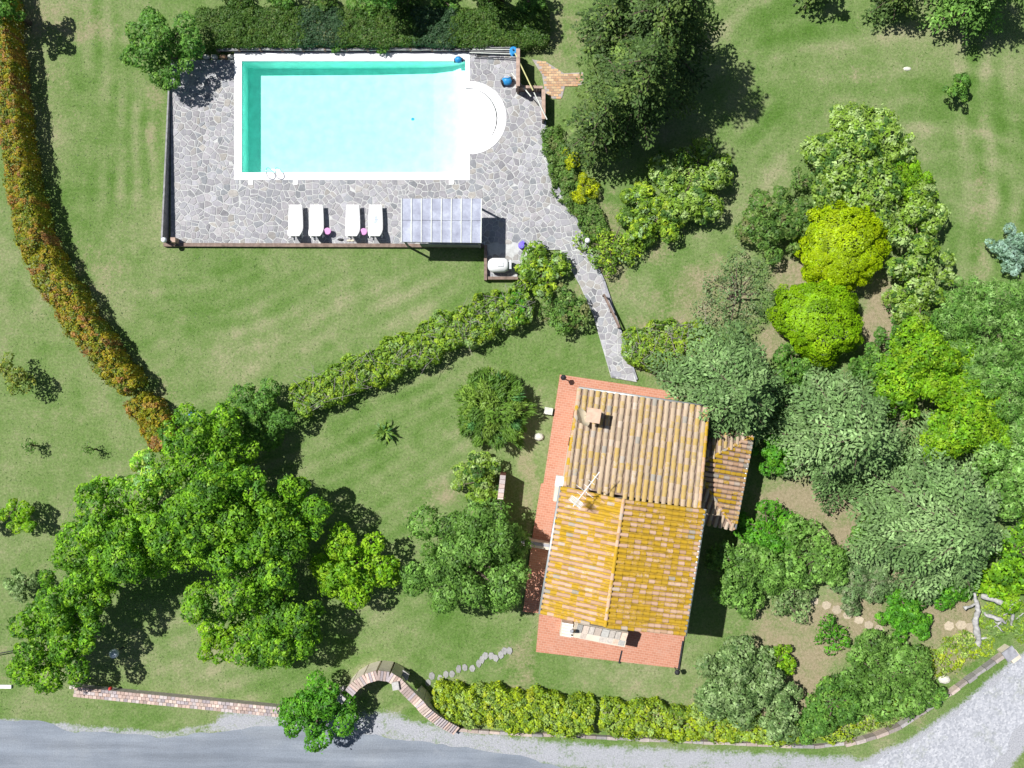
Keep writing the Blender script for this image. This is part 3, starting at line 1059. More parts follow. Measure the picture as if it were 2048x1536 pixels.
def dome(name, label, cat, px, py, rx, ry, h, pal, group=None, leaf=.13, dens=420, seed=None, lump=.10, brush=False, asp=.45, power=2.6):
    seed = seed if seed is not None else int(px * 3 + py * 17)
    rng = np.random.default_rng(seed)
    c = P(px, py, h * .6)
    k = (1 - h * .6 / H) / S
    a, b = rx * k, ry * k
    root = thing(name, (c.x, c.y, 0), label, cat, group)
    n_ = int(2 * np.pi * a * b * 1.5 * dens)
    d = rdir(rng, n_, -.45)
    e = 2 / power
    dd = np.sign(d) * np.abs(d) ** e
    dd = unit(d * .5 + dd * .5)
    K = max(12, int(a * b * 22))
    kd = rdir(rng, K, -.6)
    dots = d @ kd.T
    ki = dots.argmax(1)
    ang = np.arccos(np.clip(dots.max(1), -1, 1))
    kk = math.sqrt(4 / K)
    rad = (1 - lump * np.clip(ang / kk, 0, 1.4) ** 2) * rng.uniform(1 - lump, 1 + lump * .6, K)[ki] * (1 - np.abs(rng.normal(0, .05, n_)))
    # a larger unevenness of outline
    B = rdir(rng, 9, -.4)
    rad *= 1 + .12 * np.sin((d @ B.T) * 4 + np.arange(9)).mean(1) * 3
    pos = np.array([c.x, c.y, h * .45]) + dd * rad[:, None] * np.array([a, b, h * .55])
    ok = pos[:, 2] > .04
    nr = unit(dd + (d - kd[ki]) * 1.2) + rng.normal(0, .35, (n_, 3)) + np.array([0, 0, .3])
    if brush:
        ax = dd * .9 + np.array([0, 0, .3]) + rng.normal(0, .25, (n_, 3))
        nr = rng.normal(0, .5, (n_, 3)) + np.array([0, 0, .9])
    else:
        ax = rng.normal(0, 1, (n_, 3))
    kc = rgb(PAL[pal], rng, K) * rng.uniform(.85, 1.15, (K, 1))
    col = kc[ki] * rng.uniform(.7, 1.3, (n_, 1))
    L = leaf * rng.uniform(.6, 1.3, n_)
    leaf_obj('crown', root, pos[ok], ax[ok], nr[ok], L[ok], (L * asp)[ok], col[ok])
    m = MB()
    for i in range(4):
        q = Vector((c.x + rng.normal(0, .1), c.y + rng.normal(0, .1), -.05))
        m.tube([q, q + Vector((rng.normal(0, a * .25), rng.normal(0, b * .25), h * .6))], [.05, .015], 5)
    m.build('stem', 'bark', root)
    return root


def hedge(name, label, cat, pts, wpx, h, pal, group=None, leaf=.15, dens=330, seed=0, lump=.16, twigs=0, asp=.55, taper=None, clump=.28, edge=.12):
    rng = np.random.default_rng(seed)
    leaf, dens = leaf * .86, dens * 1.35
    w3 = np.array([P(x, y, h)[:2] for x, y in pts])
    seg = np.diff(w3, axis=0)
    sl = np.hypot(seg[:, 0], seg[:, 1])
    cum = np.concatenate([[0], np.cumsum(sl)])
    Ltot = cum[-1]
    ws = np.array(wpx if isinstance(wpx, (list, tuple)) else [wpx] * len(pts)) / S * (1 - h / H)
    root = thing(name, (*w3[len(w3) // 2], 0), label, cat, group)

    def at(s):
        i = np.clip(np.searchsorted(cum, s, 'right') - 1, 0, len(sl) - 1)
        f = (s - cum[i]) / sl[i]
        p = w3[i] + seg[i] * f[:, None]
        d = seg[i] / sl[i][:, None]
        w = ws[i] + (ws[i + 1] - ws[i]) * f
        return p, np.stack([-d[:, 1], d[:, 0]], 1), w

    wm = ws.mean()
    nt_, nsd = int(Ltot * wm * dens * 1.15), int(Ltot * h * dens * .55)
    s = np.concatenate([rng.uniform(0, Ltot, nt_), rng.uniform(0, Ltot, 2 * nsd)])
    t = np.concatenate([rng.uniform(-1, 1, nt_), np.full(nsd, 1.0), np.full(nsd, -1.0)])
    z = np.concatenate([np.full(nt_, 1.0), rng.uniform(.0, 1.0, 2 * nsd)])
    top = np.arange(len(s)) < nt_
    p, nm, w = at(s)
    endf = np.clip(np.minimum(s, Ltot - s) / .3, 0, 1) ** .5
    edgen = 1 + edge * (np.sin(s * 2.3 + np.sign(t) * 1.7 + seed) + .7 * np.sin(s * 5.7 + np.sign(t) * 2.9 + seed * 2))
    hw = w / 2 * edgen * (.6 + .4 * endf)
    tt = t * (1 - .10 * (1 - z) * 0)
    xy = p + nm * (tt * hw)[:, None]
    zz = z * h
    # clumps
    K = max(6, int(Ltot * wm / (clump * clump * .9)))
    kp, kn, kw = at(rng.uniform(0, Ltot, K))
    kxy = kp + kn * (rng.uniform(-1, 1, K) * kw * .5)[:, None]
    khi = rng.uniform(-1, .6, K)
    ki = np.empty(len(xy), int)
    kd = np.empty(len(xy))
    for a in range(0, len(xy), 20000):
        D = ((xy[a:a + 20000, None] - kxy[None]) ** 2).sum(2)
        ki[a:a + 20000] = D.argmin(1)
        kd[a:a + 20000] = np.sqrt(D.min(1))
    bumpz = lump * (khi[ki] - 1.1 * np.clip(kd / clump, 0, 1.4) ** 2)
    zz = np.where(top, h + bumpz - .35 * h * np.clip(np.abs(t) - .72, 0, 1) ** 1 * 1.0 - (1 - endf) * .25 * h - np.abs(rng.normal(0, .05, len(s))), zz * (.97))
    xy = xy + np.where(top[:, None], 0, nm * (np.sign(t) * (rng.normal(0, .05, len(s)) - .05))[:, None])
    pos = np.column_stack([xy, np.maximum(zz, .03)])
    out = np.column_stack([nm * t[:, None], np.zeros(len(s))])
    slope = np.column_stack([xy - kxy[ki], np.zeros(len(s))])
    nr = np.where(top[:, None], np.array([0, 0, 1.0]) + slope * 2.0, out + np.array([0, 0, .5])) + rng.normal(0, .45, (len(s), 3))
    ax = rng.normal(0, 1, (len(s), 3))
    kc = rgb(PAL[pal], rng, K) * rng.uniform(.85, 1.15, (K, 1))
    own = rgb(PAL[pal], rng, len(s))
    col = (kc[ki] * .55 + own * .45) * rng.uniform(.7, 1.3, (len(s), 1))
    L = leaf * rng.uniform(.6, 1.35, len(s))
    leaf_obj('foliage', root, pos, ax, nr, L, L * asp, col)
    m = MB()
    for i in range(max(2, int(Ltot / .8))):
        q, qn, qw = at(np.array([rng.uniform(.1, Ltot - .1)]))
        b0 = Vector((q[0][0], q[0][1], -.05))
        m.tube([b0, b0 + Vector((rng.normal(0, .1), rng.normal(0, .1), h * .8))], [.035, .012], 4)
    for i in range(twigs):
        q, qn, qw = at(np.array([rng.uniform(.1, Ltot - .1)]))
        o = q[0] + qn[0] * rng.uniform(-.42, .42) * qw[0]
        b0 = Vector((o[0], o[1], h * .7))
        m.tube([b0, b0 + Vector((rng.normal(0, .25), rng.normal(0, .25), h * .2)), b0 + Vector((rng.normal(0, .45), rng.normal(0, .45), h * .36))], [.02, .013, .006], 4)
    m.build('stem', 'twig', root)
    return root


def rosette(name, label, cat, px, py, rpx, h, pal, nblades=70, group=None, w=.06, up=.5, seed=1):
    rng = np.random.default_rng(seed)
    c = P(px, py, h * .5)
    root = thing(name, (c.x, c.y, 0), label, cat, group)
    R = rpx / S
    m = MB()
    for i in range(nblades):
        az = rng.uniform(0, 6.283)
        el = rng.uniform(.1, 1.2)
        ln = R * rng.uniform(.6, 1.1)
        u = Vector((math.cos(az) * math.cos(el), math.sin(az) * math.cos(el), math.sin(el) * up))
        s = Vector((-math.sin(az), math.cos(az), 0)) * w * rng.uniform(.7, 1.3)
        b0 = Vector((c.x, c.y, h * rng.uniform(.3, .8)))
        mid = b0 + u * ln * .55 + Vector((0, 0, .05))
        tip = b0 + u * ln - Vector((0, 0, .12 * ln))
        m.col = tuple(rgb(PAL[pal], rng, 1)[0] * rng.uniform(.7, 1.3))
        m.add([b0 - s * .3, b0 + s * .3, mid + s, mid - s, tip], [(0, 1, 2, 3), (3, 2, 4)])
    m.build('blades', 'leaf', root)
    MB().tube([(c.x, c.y, -.05), (c.x, c.y, h * .6)], [.07, .04], 6).build('trunk', 'bark', root)
    return root

# ------------------------------------------------------------------ terrace and house
TER = [(1120, 749), (1440, 797), (1420, 930), (1380, 1200), (1359, 1337), (1072, 1304), (1079, 1226), (1046, 1224), (1064, 1078), (1082, 968), (1087, 966)]
mb = MB().prism([tuple(P(*p, .15)[:2]) for p in TER], -0.05, 0.15)
mb.build('terrace', 'terrace', None, 'structure')
mb = MB()
for a, b in zip(TER[-5:] + TER[:1], TER[-4:] + TER[:2]):
    pass
house = thing('country_house', P(1240, 1010), 'tile roofed country house with ochre lichen roof on a terracotta terrace', 'house')

TW, TL, TP = 0.20, 0.44, 0.345


def tile_mesh():
    m = MB()
    m.col = (0, 0, 0)
    prof = [(math.cos(a), math.sin(a)) for a in np.linspace(math.pi, 0, 6)]
    vs = []
    for y, wd, z in ((0, TW / 2, 0.035), (TL, TW / 2 * .82, 0.0)):
        vs += [(x * wd, y, z + s * 0.085) for x, s in prof]
    m.add(vs, [(i, i + 1, 7 + i, 6 + i)[::-1] for i in range(5)] + [(0, 1, 2, 3, 4, 5)])
    return m


tile_src = tile_mesh()
tile_me = tile_src.mesh('roof_tile')
tile_me.materials.append(M['tile'])
rest = MB()
rest_north = MB()
tile_count = [0]
rgT = random.Random(4)


def roof(poly, eave, name, mat, pitch, objs, channel, dest, thick=.10, wide=1.0):
    """poly: 3D corners, eave: (start, end). Lays tiles row by row from eave to ridge."""
    A, B = eave
    e = (B - A).normalized()
    nrm = Vector((0, 0, 0))
    for i in range(1, len(poly) - 1):
        nrm += (poly[i] - poly[0]).cross(poly[i + 1] - poly[0])
    nrm.normalize()
    if nrm.z < 0: nrm = -nrm
    s = nrm.cross(e)
    cen = sum(poly, Vector()) / len(poly)
    if (cen - A).dot(s) < 0: s = -s
    p2 = [((p - A).dot(e), (p - A).dot(s)) for p in poly]
    m = MB()
    n_ = len(poly)
    m.add([p for p in poly] + [p - Vector((0, 0, thick)) for p in poly], [tuple(range(n_)), tuple(range(2 * n_ - 1, n_ - 1, -1))] + [(i, n_ + i, n_ + (i + 1) % n_, (i + 1) % n_) for i in range(n_)])
    base = m.build(name, channel, house)
    lo, hi = min(p[0] for p in p2), max(p[0] for p in p2)
    top = max(p[1] for p in p2)
    R0 = Matrix((e, s, nrm)).transposed()
    rows = max(1, round((hi - lo) / pitch))
    pt = (hi - lo) / rows
    for i in range(rows):
        x = lo + (i + .5) * pt
        wob = rgT.uniform(-.012, .012)
        ph = rgT.uniform(0, .06)
        y = -0.05 - ph * .3
        while y < top:
            cx_, cy_ = x, y + TL * .45
            if pip(p2, cx_, max(.04, cy_)) and pip(p2, cx_, max(.05, min(y + .1, top - .02))):
                R = R0 @ Matrix.Rotation(rgT.uniform(-.035, .035), 3, 'Z')
                loc = A + e * (x + wob + rgT.uniform(-.008, .008)) + s * y + nrm * rgT.uniform(.004, .016)
                sx = min(1.0, pt / .27)
                if objs and tile_count[0] < 300:
                    tile_count[0] += 1
                    o = bpy.data.objects.new('roof_tile', tile_me)
                    COL.objects.link(o)
                    o.parent = base
                    o.matrix_local = Matrix.Translation(loc - WL[house.name]) @ R.to_4x4()
                else:
                    dest.col = (rgT.random(),) * 3
                    dest.add([loc + R @ Vector((v[0] * wide, v[1], v[2])) for v in tile_src.v], tile_src.f)
            y += TP * rgT.uniform(.97, 1.03)
    return base, A, e, s, nrm


HE, HR = 5.6, 6.6
NW, NE, SE, SW = P(1125, 972, HE), P(1407, 1018, HE), P(1367, 1272, HE), P(1083, 1229, HE)
RN, RS = P(1247, 999, HR), P(1210, 1253, HR)
roof([NE, SE, RS, RN], (SE, NE), 'east_slope', 'tile', .265, True, 'channel', rest)
roof([SW, NW, RN, RS], (NW, SW), 'west_slope', 'tile', .265, True, 'channel', rest)
HN, HT = 4.4, 5.45
nNW, nNE, nSE, nSW = P(1157, 779, HN), P(1415, 816, HN), P(1397, 1016, HT), P(1128, 972, HT)
roof([nNW, nNE, nSE, nSW], (nNE, nNW), 'north_slope', 'tile', .315, False, 'channel_north', rest_north, wide=1.28)
WE, WA = 2.9, 3.9
wNE, wSE, wSW, wNW = P(1504, 872, WE), P(1468, 1058, WE), P(1398, 1044, WE), P(1424, 858, WE)
aN, aS = P(1408, 922, WA), P(1404, 958, WA)
roof([wSE, wNE, aN, aS], (wSE, wNE), 'wing_east_slope', 'tile', .25, False, 'channel_north', rest)
roof([wSW, wSE, aS], (wSW, wSE), 'wing_south_slope', 'tile', .30, False, 'channel_north', rest_north)
roof([wNE, wNW, aN], (wNE, wNW), 'wing_north_slope', 'tile', .30, False, 'channel_north', rest_north)
rest.build('roof_tiles', 'tile', house, 'stuff')
rest_north.build('worn_roof_tiles', 'tile_north', house, 'stuff')


def caps(a, b, name, n_, r=.13):
    d = (b - a)
    R0 = d.to_track_quat('Y', 'Z').to_matrix()
    for i in range(n_):
        m = MB()
        m.col = (rgT.random(),) * 3
        p = a + d * (i / n_)
        L = d.length / n_ * 1.15
        prof = [(math.cos(t), math.sin(t)) for t in np.linspace(math.pi, 0, 7)]
        vs = []
        for y, k, z in ((0, 1.0, .05), (L, .86, .03)):
            vs += [p + R0 @ Vector((x * r * k, y, z - .04 + s * r * .85)) for x, s in prof]
        m.add(vs, [(i_, i_ + 1, 8 + i_, 7 + i_)[::-1] for i_ in range(6)] + [tuple(range(7))])
        m.build(name, 'tile', house)


caps(RS + Vector((0, 0, .03)), RN + Vector((0, 0, .03)), 'ridge_tile', 19, .10)
caps(wSE + Vector((0, 0, .02)), aS + Vector((0, 0, .02)), 'hip_tile', 9, .075)
caps(wNE + Vector((0, 0, .02)), aN + Vector((0, 0, .02)), 'hip_tile', 9, .075)
caps(nSE + Vector((.02, 0, .02)), nNE + Vector((.02, 0, .02)), 'verge_tile', 14, .11)
caps(nSW + Vector((.05, 0, .02)), nNW + Vector((.05, 0, .02)), 'verge_tile', 14, .11)

u_ = (NE - NW); u_.z = 0; u_.normalize()
v_ = (NW - SW); v_.z = 0; v_.normalize()
INS = .32


def ins(p, du, dv, z=None):
    q = p + u_ * du + v_ * dv
    return Vector((q.x, q.y, q.z if z is None else z))


b_nw, b_ne, b_se, b_sw = ins(NW, INS, -.12), ins(NE, -INS, -.12), ins(SE, -INS, .15), ins(SW, INS, .15)
rn, rs = ins(RN, 0, -.12), ins(RS, 0, .15)
wl = MB()
for p, q, r in ((b_sw, b_se, rs), (b_ne, b_nw, rn)):
    zt = HE - .02
    wl.add([(p.x, p.y, 0), (q.x, q.y, 0), (q.x, q.y, zt), (r.x, r.y, HR - .13), (p.x, p.y, zt)], [(0, 1, 2, 3, 4)])
for p, q in ((b_nw, b_sw), (b_se, b_ne)):
    wl.add([(p.x, p.y, 0), (q.x, q.y, 0), (q.x, q.y, HE - .02), (p.x, p.y, HE - .02)], [(0, 1, 2, 3)])
c1, c2, c3, c4 = ins(nNW, .25, -.25), ins(nNE, -.25, -.25), ins(nSE, -.25, 0), ins(nSW, .25, 0)
for p, q, zp, zq in ((c2, c1, HN - .06, HN - .06), (c1, c4, HN - .06, HT - .12), (c3, c2, HT - .12, HN - .06)):
    wl.add([(p.x, p.y, 0), (q.x, q.y, 0), (q.x, q.y, zq), (p.x, p.y, zp)], [(0, 1, 2, 3)])
d1, d2, d3, d4 = ins(wNW, -.6, -.25), ins(wNE, -.25, -.25), ins(wSE, -.25, .25), ins(wSW, -.4, .25)
for p, q in ((d2, d1), (d3, d2), (d4, d3)):
    wl.add([(p.x, p.y, 0), (q.x, q.y, 0), (q.x, q.y, WE - .06), (p.x, p.y, WE - .06)], [(0, 1, 2, 3)])
wl.build('wall', 'wall', house)


def opening(a, b, f, z0, w, h, door=False):
    p = a.lerp(b, f)
    d = (b - a); d.z = 0; d.normalize()
    nn = Vector((d.y, -d.x, 0))
    R = Matrix((d, nn, Vector((0, 0, 1)))).transposed()
    c = Vector((p.x, p.y, z0 + h / 2)) + nn * .02
    o = MB().box(c, (w + .14, .06, h + .14), R=R).build('door' if door else 'window', 'shutter' if door else 'white', house)
    if door:
        MB().box(c + nn * .06 + d * w * .38, (.03, .06, .14), R=R).build('handle', 'steel', o)
    else:
        MB().box(c + nn * .03, (w, .02, h), R=R).build('pane', 'glass', o)
        for sg in (-1, 1):
            MB().box(c + nn * .03 + d * sg * (w * .75 + .07), (w * .5, .05, h + .1), R=R).build('shutter', 'shutter', o)


opening(b_nw, b_sw, .30, 3.6, .9, 1.2)
opening(b_nw, b_sw, .70, 3.6, .9, 1.2)
opening(b_nw, b_sw, .5, .15, 1.0, 2.1, True)
opening(b_sw, b_se, .75, 3.6, .9, 1.2)
opening(b_sw, b_se, .70, .15, 1.1, 2.1, True)
opening(b_se, b_ne, .4, 3.6, .9, 1.2)
opening(c2, c1, .35, 1.2, .9, 1.2)
opening(c2, c1, .65, .15, 1.0, 2.1, True)
opening(c1, c4, .4, 1.2, .9, 1.2)


def gut(a, b, off, mat='gutter', r=.075):
    MB().tube([a + off, b + off], r, 8).build('gutter', mat, house, smooth=True)


gut(nNW, nNE, v_ * .08 + Vector((0, 0, -.05)))
gut(NE, SE, u_ * .09 + Vector((0, 0, -.06)), r=.085)
gut(NW, SW, -u_ * .09 + Vector((0, 0, -.06)))
gut(wNE, wSE, u_ * .07 + Vector((0, 0, -.05)))
R9 = math.radians(-9.2)
ch = MB().box(P(1187, 831, 5.0) + Vector((0, 0, .15)), (.52, .52, 1.4), R9).build('chimney', 'wall', house)
MB().box(P(1187, 831, 5.95), (.70, .70, .09), R9).build('chimney_cap', 'cap', ch)
for i in range(2):
    for j in range(2):
        q = P(1187, 831, 5.85) + Matrix.Rotation(R9, 3, 'Z') @ Vector(((i - .5) * .42, (j - .5) * .42, 0))
        MB().box(q, (.12, .12, .12), R9).build('cap_post', 'wall', ch)

dish = thing('satellite_dish', P(1160, 850, 4.6), 'pale oval satellite dish on the roof beside the chimney', 'dish')
m = MB()
cq = P(1163, 836, 5.15)
Rd = Vector((.72, .42, .55)).to_track_quat('Z', 'Y').to_matrix()
vs, fs = [], []
for i in range(5):
    r = i / 4 * .50
    for k in range(16):
        t = k * math.pi / 8
        vs.append(cq + Rd @ Vector((r * math.cos(t), r * math.sin(t), .45 * r * r)))
for i in range(4):
    for k in range(16):
        fs.append((i * 16 + k, i * 16 + (k + 1) % 16, (i + 1) * 16 + (k + 1) % 16, (i + 1) * 16 + k))
m.add(vs, fs).build('reflector', 'cream', dish, smooth=True)
MB().tube([P(1158, 850, 4.55), P(1160, 843, 5.0), cq], .025, 6).build('mast', 'steel', dish)
MB().tube([cq - Rd @ Vector((0, .4, 0)), cq + Rd @ Vector((0, 0, .42))], .015, 6).build('feed_arm', 'steel', dish)

ant = thing('television_antenna', P(1172, 988, 6.1), 'thin white television antenna standing above the roof join', 'antenna')
MB().tube([P(1172, 992, 6.05), P(1173, 984, 7.6)], .022, 6).build('mast', 'white', ant)
a, b = P(1146, 1013, 7.6), P(1199, 944, 7.6)
MB().tube([a, b], .025, 6).build('boom', 'white', ant)
d = (b - a).normalized()
s = Vector((-d.y, d.x, 0))
for f, w in ((.08, .30), (.2, .28), (.32, .26), (.44, .5), (.56, .22), (.7, .18), (.85, .15)):
    p = a.lerp(b, f)
    MB().tube([p - s * w, p + s * w], .012, 5).build('element', 'white', ant)
m = MB()
for z in (-.18, .18):
    q = P(1152, 1004, 7.6) + Vector((0, 0, z))
    for k in range(5):
        m.tube([q - s * .35 + d * .06 * (k - 2), q + s * .35 + d * .06 * (k - 2)], .01, 4)
m.build('reflector_grid', 'white', ant)

ac = MB().box(P(1119, 962, 2.2), (.42, .55, .5), R9)
single('air_conditioner', ac, 'white', 'white boxed cooling unit on the west house wall', 'air conditioner')
m = MB()
m.beam(P(1116, 973, .9), P(1112, 1003, .9), .30, .75)
single('wall_ledge', m, 'wall', 'pale masonry ledge at the foot of the west house wall', 'ledge')

# outdoor oven on the south terrace
ov = thing('outdoor_oven', P(1200, 1270), 'long masonry barbecue oven with stone slab top against the south wall', 'oven')
oc = [P(1156, 1248, 1.9), P(1257, 1266, 1.9), P(1250, 1296, 1.9), P(1147, 1276, 1.9)]
MB().prism([p[:2] for p in oc], 0.15, 1.78).build('body', 'wall', ov)
eu = (oc[1] - oc[0]).normalized(); ev = (oc[0] - oc[3]).normalized()
rg = random.Random(12)
Lx, Ly = (oc[1] - oc[0]).length, (oc[0] - oc[3]).length
x = 0
while x < Lx - .12:
    w = min(rg.uniform(.22, .42), Lx - x)
    y = 0
    for hgt in (Ly * .42, Ly * .58):
        m = MB()
        k = rg.uniform(.8, 1.2)
        m.col = tuple(c * k for c in rg.choice([(.42, .38, .34), (.50, .42, .36), (.36, .35, .33), (.55, .42, .33)]))
        q = oc[3] + eu * (x + .015) + ev * (y + .015)
        m.prism([(q + eu * i * (w - .03) + ev * j * (hgt - .03))[:2] for i, j in ((0, 0), (1, 0), (1, 1), (0, 1))], 1.76, 1.9 - (.14 if y == 0 else 0) + rg.uniform(0, .04))
        m.build('top_slab', 'slab', ov)
        y += hgt
    x += w
m = MB()
m.tube([P(1143, 1262, .15), P(1143, 1262, 2.6)], .10, 10)
m.build('flue', 'steel', ov)
m = MB()
for k in range(5):
    q = P(1124, 1246 + k * 6, .9)
    m.beam(q, q + u_ * .62, .05, .06)
m.build('grate', 'white', ov)
MB().beam(P(1122, 1258, .82), P(1144, 1262, .82), .75, .68).build('side_shelf', 'wall', ov)

for px0, py0, px1, py1, lab in ((1244, 1301, 1238, 1327, 'short dark drain channel crossing the south terrace below the oven'), (1366, 1282, 1357, 1338, 'dark drain channel along the east end of the south terrace')):
    m = MB().beam(P(px0, py0, .16), P(px1, py1, .16), .09, .03)
    single('drain_channel', m, 'darkmetal', lab, 'drain')

# walls west of the house
bw = thing('white_wall', P(1072, 1090), 'short whitewashed wall crossing the western terrace strip', 'wall')
MB().beam(P(1040, 1084, 1.0), P(1099, 1094, 1.0), .34, 1.0).build('body', 'wall', bw)
MB().beam(P(1040, 1083, 1.05), P(1099, 1092, 1.05), .16, .05).build('capping', 'kerb', bw)
BRICK_C = [(.46, .34, .29), (.52, .39, .34), (.40, .31, .28), (.54, .43, .37), (.44, .38, .37), (.36, .31, .32)]


def bricks_on(root, path, h, rows, rw, bl, z, seed, gap=.02, hb=.07, zf=None):
    """coping bricks laid across a wall that follows a world polyline"""
    rgb_ = random.Random(seed)
    pts = [Vector((p[0], p[1])) for p in path]
    sl = [(pts[i + 1] - pts[i]).length for i in range(len(pts) - 1)]
    tot = sum(sl)

    def at(s):
        i = 0
        while i < len(sl) - 1 and s > sl[i]:
            s -= sl[i]
            i += 1
        d = (pts[i + 1] - pts[i]).normalized()
        return pts[i] + d * s, d
    k = 0
    for r in range(rows):
        s = (bl * .5 if r % 2 else 0)
        while s < tot - bl * .6:
            p, d = at(s + bl / 2)
            nn = Vector((-d.y, d.x))
            c = p + nn * ((r - (rows - 1) / 2) * rw)
            m = MB()
            q = rgb_.uniform(.8, 1.25)
            m.col = tuple(x * q for x in rgb_.choice(BRICK_C))
            zz = (zf(s / tot) if zf else z)
            m.box((c.x, c.y, zz + hb / 2 + rgb_.uniform(-.008, .008)), (bl - gap, rw - gap, hb), math.atan2(d.y, d.x) + rgb_.uniform(-.02, .02))
            m.build('brick', 'brick', root)
            s += bl
    return tot


gw = thing('garden_wall', P(1000, 1000), 'upright dark red brick wall beside the bush west of the house', 'wall')
pa = [P(1006, 950, 1.8), P(994, 1058, 1.8)]
MB().beam(Vector((pa[0].x, pa[0].y, 1.8)), Vector((pa[1].x, pa[1].y, 1.8)), .30, 1.8).build('body', 'mortar_red', gw)
bricks_on(gw, pa, 1.8, 1, .32, .24, 1.8, 3)

# street walls
sw_ = thing('roadside_wall', P(360, 1400), 'long straight brick topped wall beside the road', 'wall')
pw = [P(148, 1383, .45), P(560, 1424, .45)]
MB().beam(Vector((pw[0].x, pw[0].y, .45)), Vector((pw[1].x, pw[1].y, .45)), .54, .6).build('body', 'mortar', sw_)
bricks_on(sw_, pw, .45, 3, .185, .215, .45, 8)
rg = random.Random(3)
for i in range(34):
    f = i / 33
    q = P(150 + 300 * f * 1.35, 1374 + 41 * f, 0) + Vector((rg.uniform(-.1, .1), rg.uniform(-.02, .10) + .02, 0))
    if rg.random() < .25: continue
    m = MB()
    k = rg.uniform(.8, 1.1)
    m.col = (.58 * k, .55 * k, .48 * k)
    r = rg.uniform(.10, .2)
    m.lathe((q.x, q.y, 0), [(r * 1.1, -.03), (r, .18), (r * .75, .36 + rg.uniform(-.08, .1)), (r * .3, .42)], 7, 1.2, .7)
    m.build('edge_stone', 'rock', sw_)

aw = thing('gateway_wall', P(790, 1380), 'curved brick wall with an arched opening at the road entrance', 'wall')
GH = 1.75


def arc_pts():
    px = [(698, 1386), (712, 1370), (732, 1357), (755, 1350), (778, 1353), (796, 1364), (812, 1381), (830, 1399), (850, 1418), (872, 1437), (895, 1452), (912, 1460)]
    out = []
    for i in range(len(px) - 1):
        for k in range(4):
            f = k / 4
            out.append((px[i][0] * (1 - f) + px[i + 1][0] * f, px[i][1] * (1 - f) + px[i + 1][1] * f))
    out.append(px[-1])
    return out


ap = arc_pts()


def gate_h(f):
    if f < .68: return GH
    return GH - (f - .68) / .32 * (GH - .35)


aw3 = [P(x, y, gate_h(i / (len(ap) - 1))) for i, (x, y) in enumerate(ap)]
m = MB()
for i in range(len(aw3) - 1):
    f = i / (len(aw3) - 1)
    p, q = aw3[i], aw3[i + 1]
    d = (q - p); d.z = 0; d.normalize()
    s = Vector((-d.y, d.x, 0)) * .26
    lo = 0.0
    zb0 = zb1 = -.05
    g0, g1 = (f - .435) / .20, (f + 1 / (len(aw3) - 1) - .435) / .20
    if 0 <= g0 < 1:
        zb0 = 1.05 + .42 * math.sqrt(max(0, 1 - (2 * g0 - 1) ** 2))
        zb1 = 1.05 + .42 * math.sqrt(max(0, 1 - (2 * min(1, g1) - 1) ** 2))
    z0_, z1_ = p.z, q.z
    vs = [Vector((p.x, p.y, zb0)) + s, Vector((p.x, p.y, zb0)) - s, Vector((q.x, q.y, zb1)) - s, Vector((q.x, q.y, zb1)) + s,
          Vector((p.x, p.y, z0_)) + s, Vector((p.x, p.y, z0_)) - s, Vector((q.x, q.y, z1_)) - s, Vector((q.x, q.y, z1_)) + s]
    m.add(vs, [(0, 3, 2, 1), (4, 5, 6, 7), (0, 1, 5, 4), (1, 2, 6, 5), (2, 3, 7, 6), (3, 0, 4, 7)])
m.build('body', 'wall', aw)
bricks_on(aw, aw3, GH, 1, .545, .155, GH, 5, zf=lambda f: gate_h(f) - .005)
for x, y in ((690, 1392), (800, 1352)):
    m = MB()
    q = P(x, y, .9)
    rg2 = random.Random(x)
    for k in range(9):
        kk = rg2.uniform(.7, 1.2)
        m.col = (.44 * kk, .42 * kk, .40 * kk)
        m.box((q.x + rg2.uniform(-.25, .25), q.y + rg2.uniform(-.2, .2), .25 + .2 * k), (.42, .36, .24), rg2.uniform(0, 3))
    m.build('stone_pier', 'rock', aw)

kb = thing('garden_kerb', P(1450, 1480), 'long low stone kerb curving along the front garden to the gate pillar', 'kerb')
kp = [(914, 1461), (1000, 1468), (1150, 1474), (1300, 1481), (1450, 1488), (1560, 1493), (1630, 1495), (1690, 1489), (1750, 1472), (1800, 1452), (1850, 1420), (1900, 1386), (1950, 1350), (2008, 1309)]
kw = [P(x, y, .3) for x, y in kp]
rg = random.Random(9)
for i in range(len(kw) - 1):
    a, b = kw[i], kw[i + 1]
    L = (b - a).length
    k = max(1, int(L / .55))
    for j in range(k):
        p, q = a.lerp(b, j / k), a.lerp(b, (j + .96) / k)
        m = MB()
        v = rg.uniform(.75, 1.2)
        m.col = tuple(c * v for c in rg.choice([(.36, .31, .29), (.42, .34, .30), (.33, .31, .31)]))
        z = .26 + rg.uniform(-.06, .06) + (.22 if i > 6 else 0)
        m.beam(Vector((p.x, p.y, z)), Vector((q.x, q.y, z + rg.uniform(-.03, .03))), .17 * rg.uniform(.8, 1.15), z + .1)
        m.build('kerb_stone', 'rock', kb)
gpil = thing('gate_pillar', P(2018, 1307), 'square stone gate pillar at the end of the front kerb', 'pillar')
ra = math.radians(36)
MB().box(P(2018, 1307, .55), (.55, .55, 1.1), ra).build('shaft', 'wall', gpil)
MB().box(P(2020, 1308, 1.14), (.70, .62, .09), ra).build('cap', 'kerb', gpil)

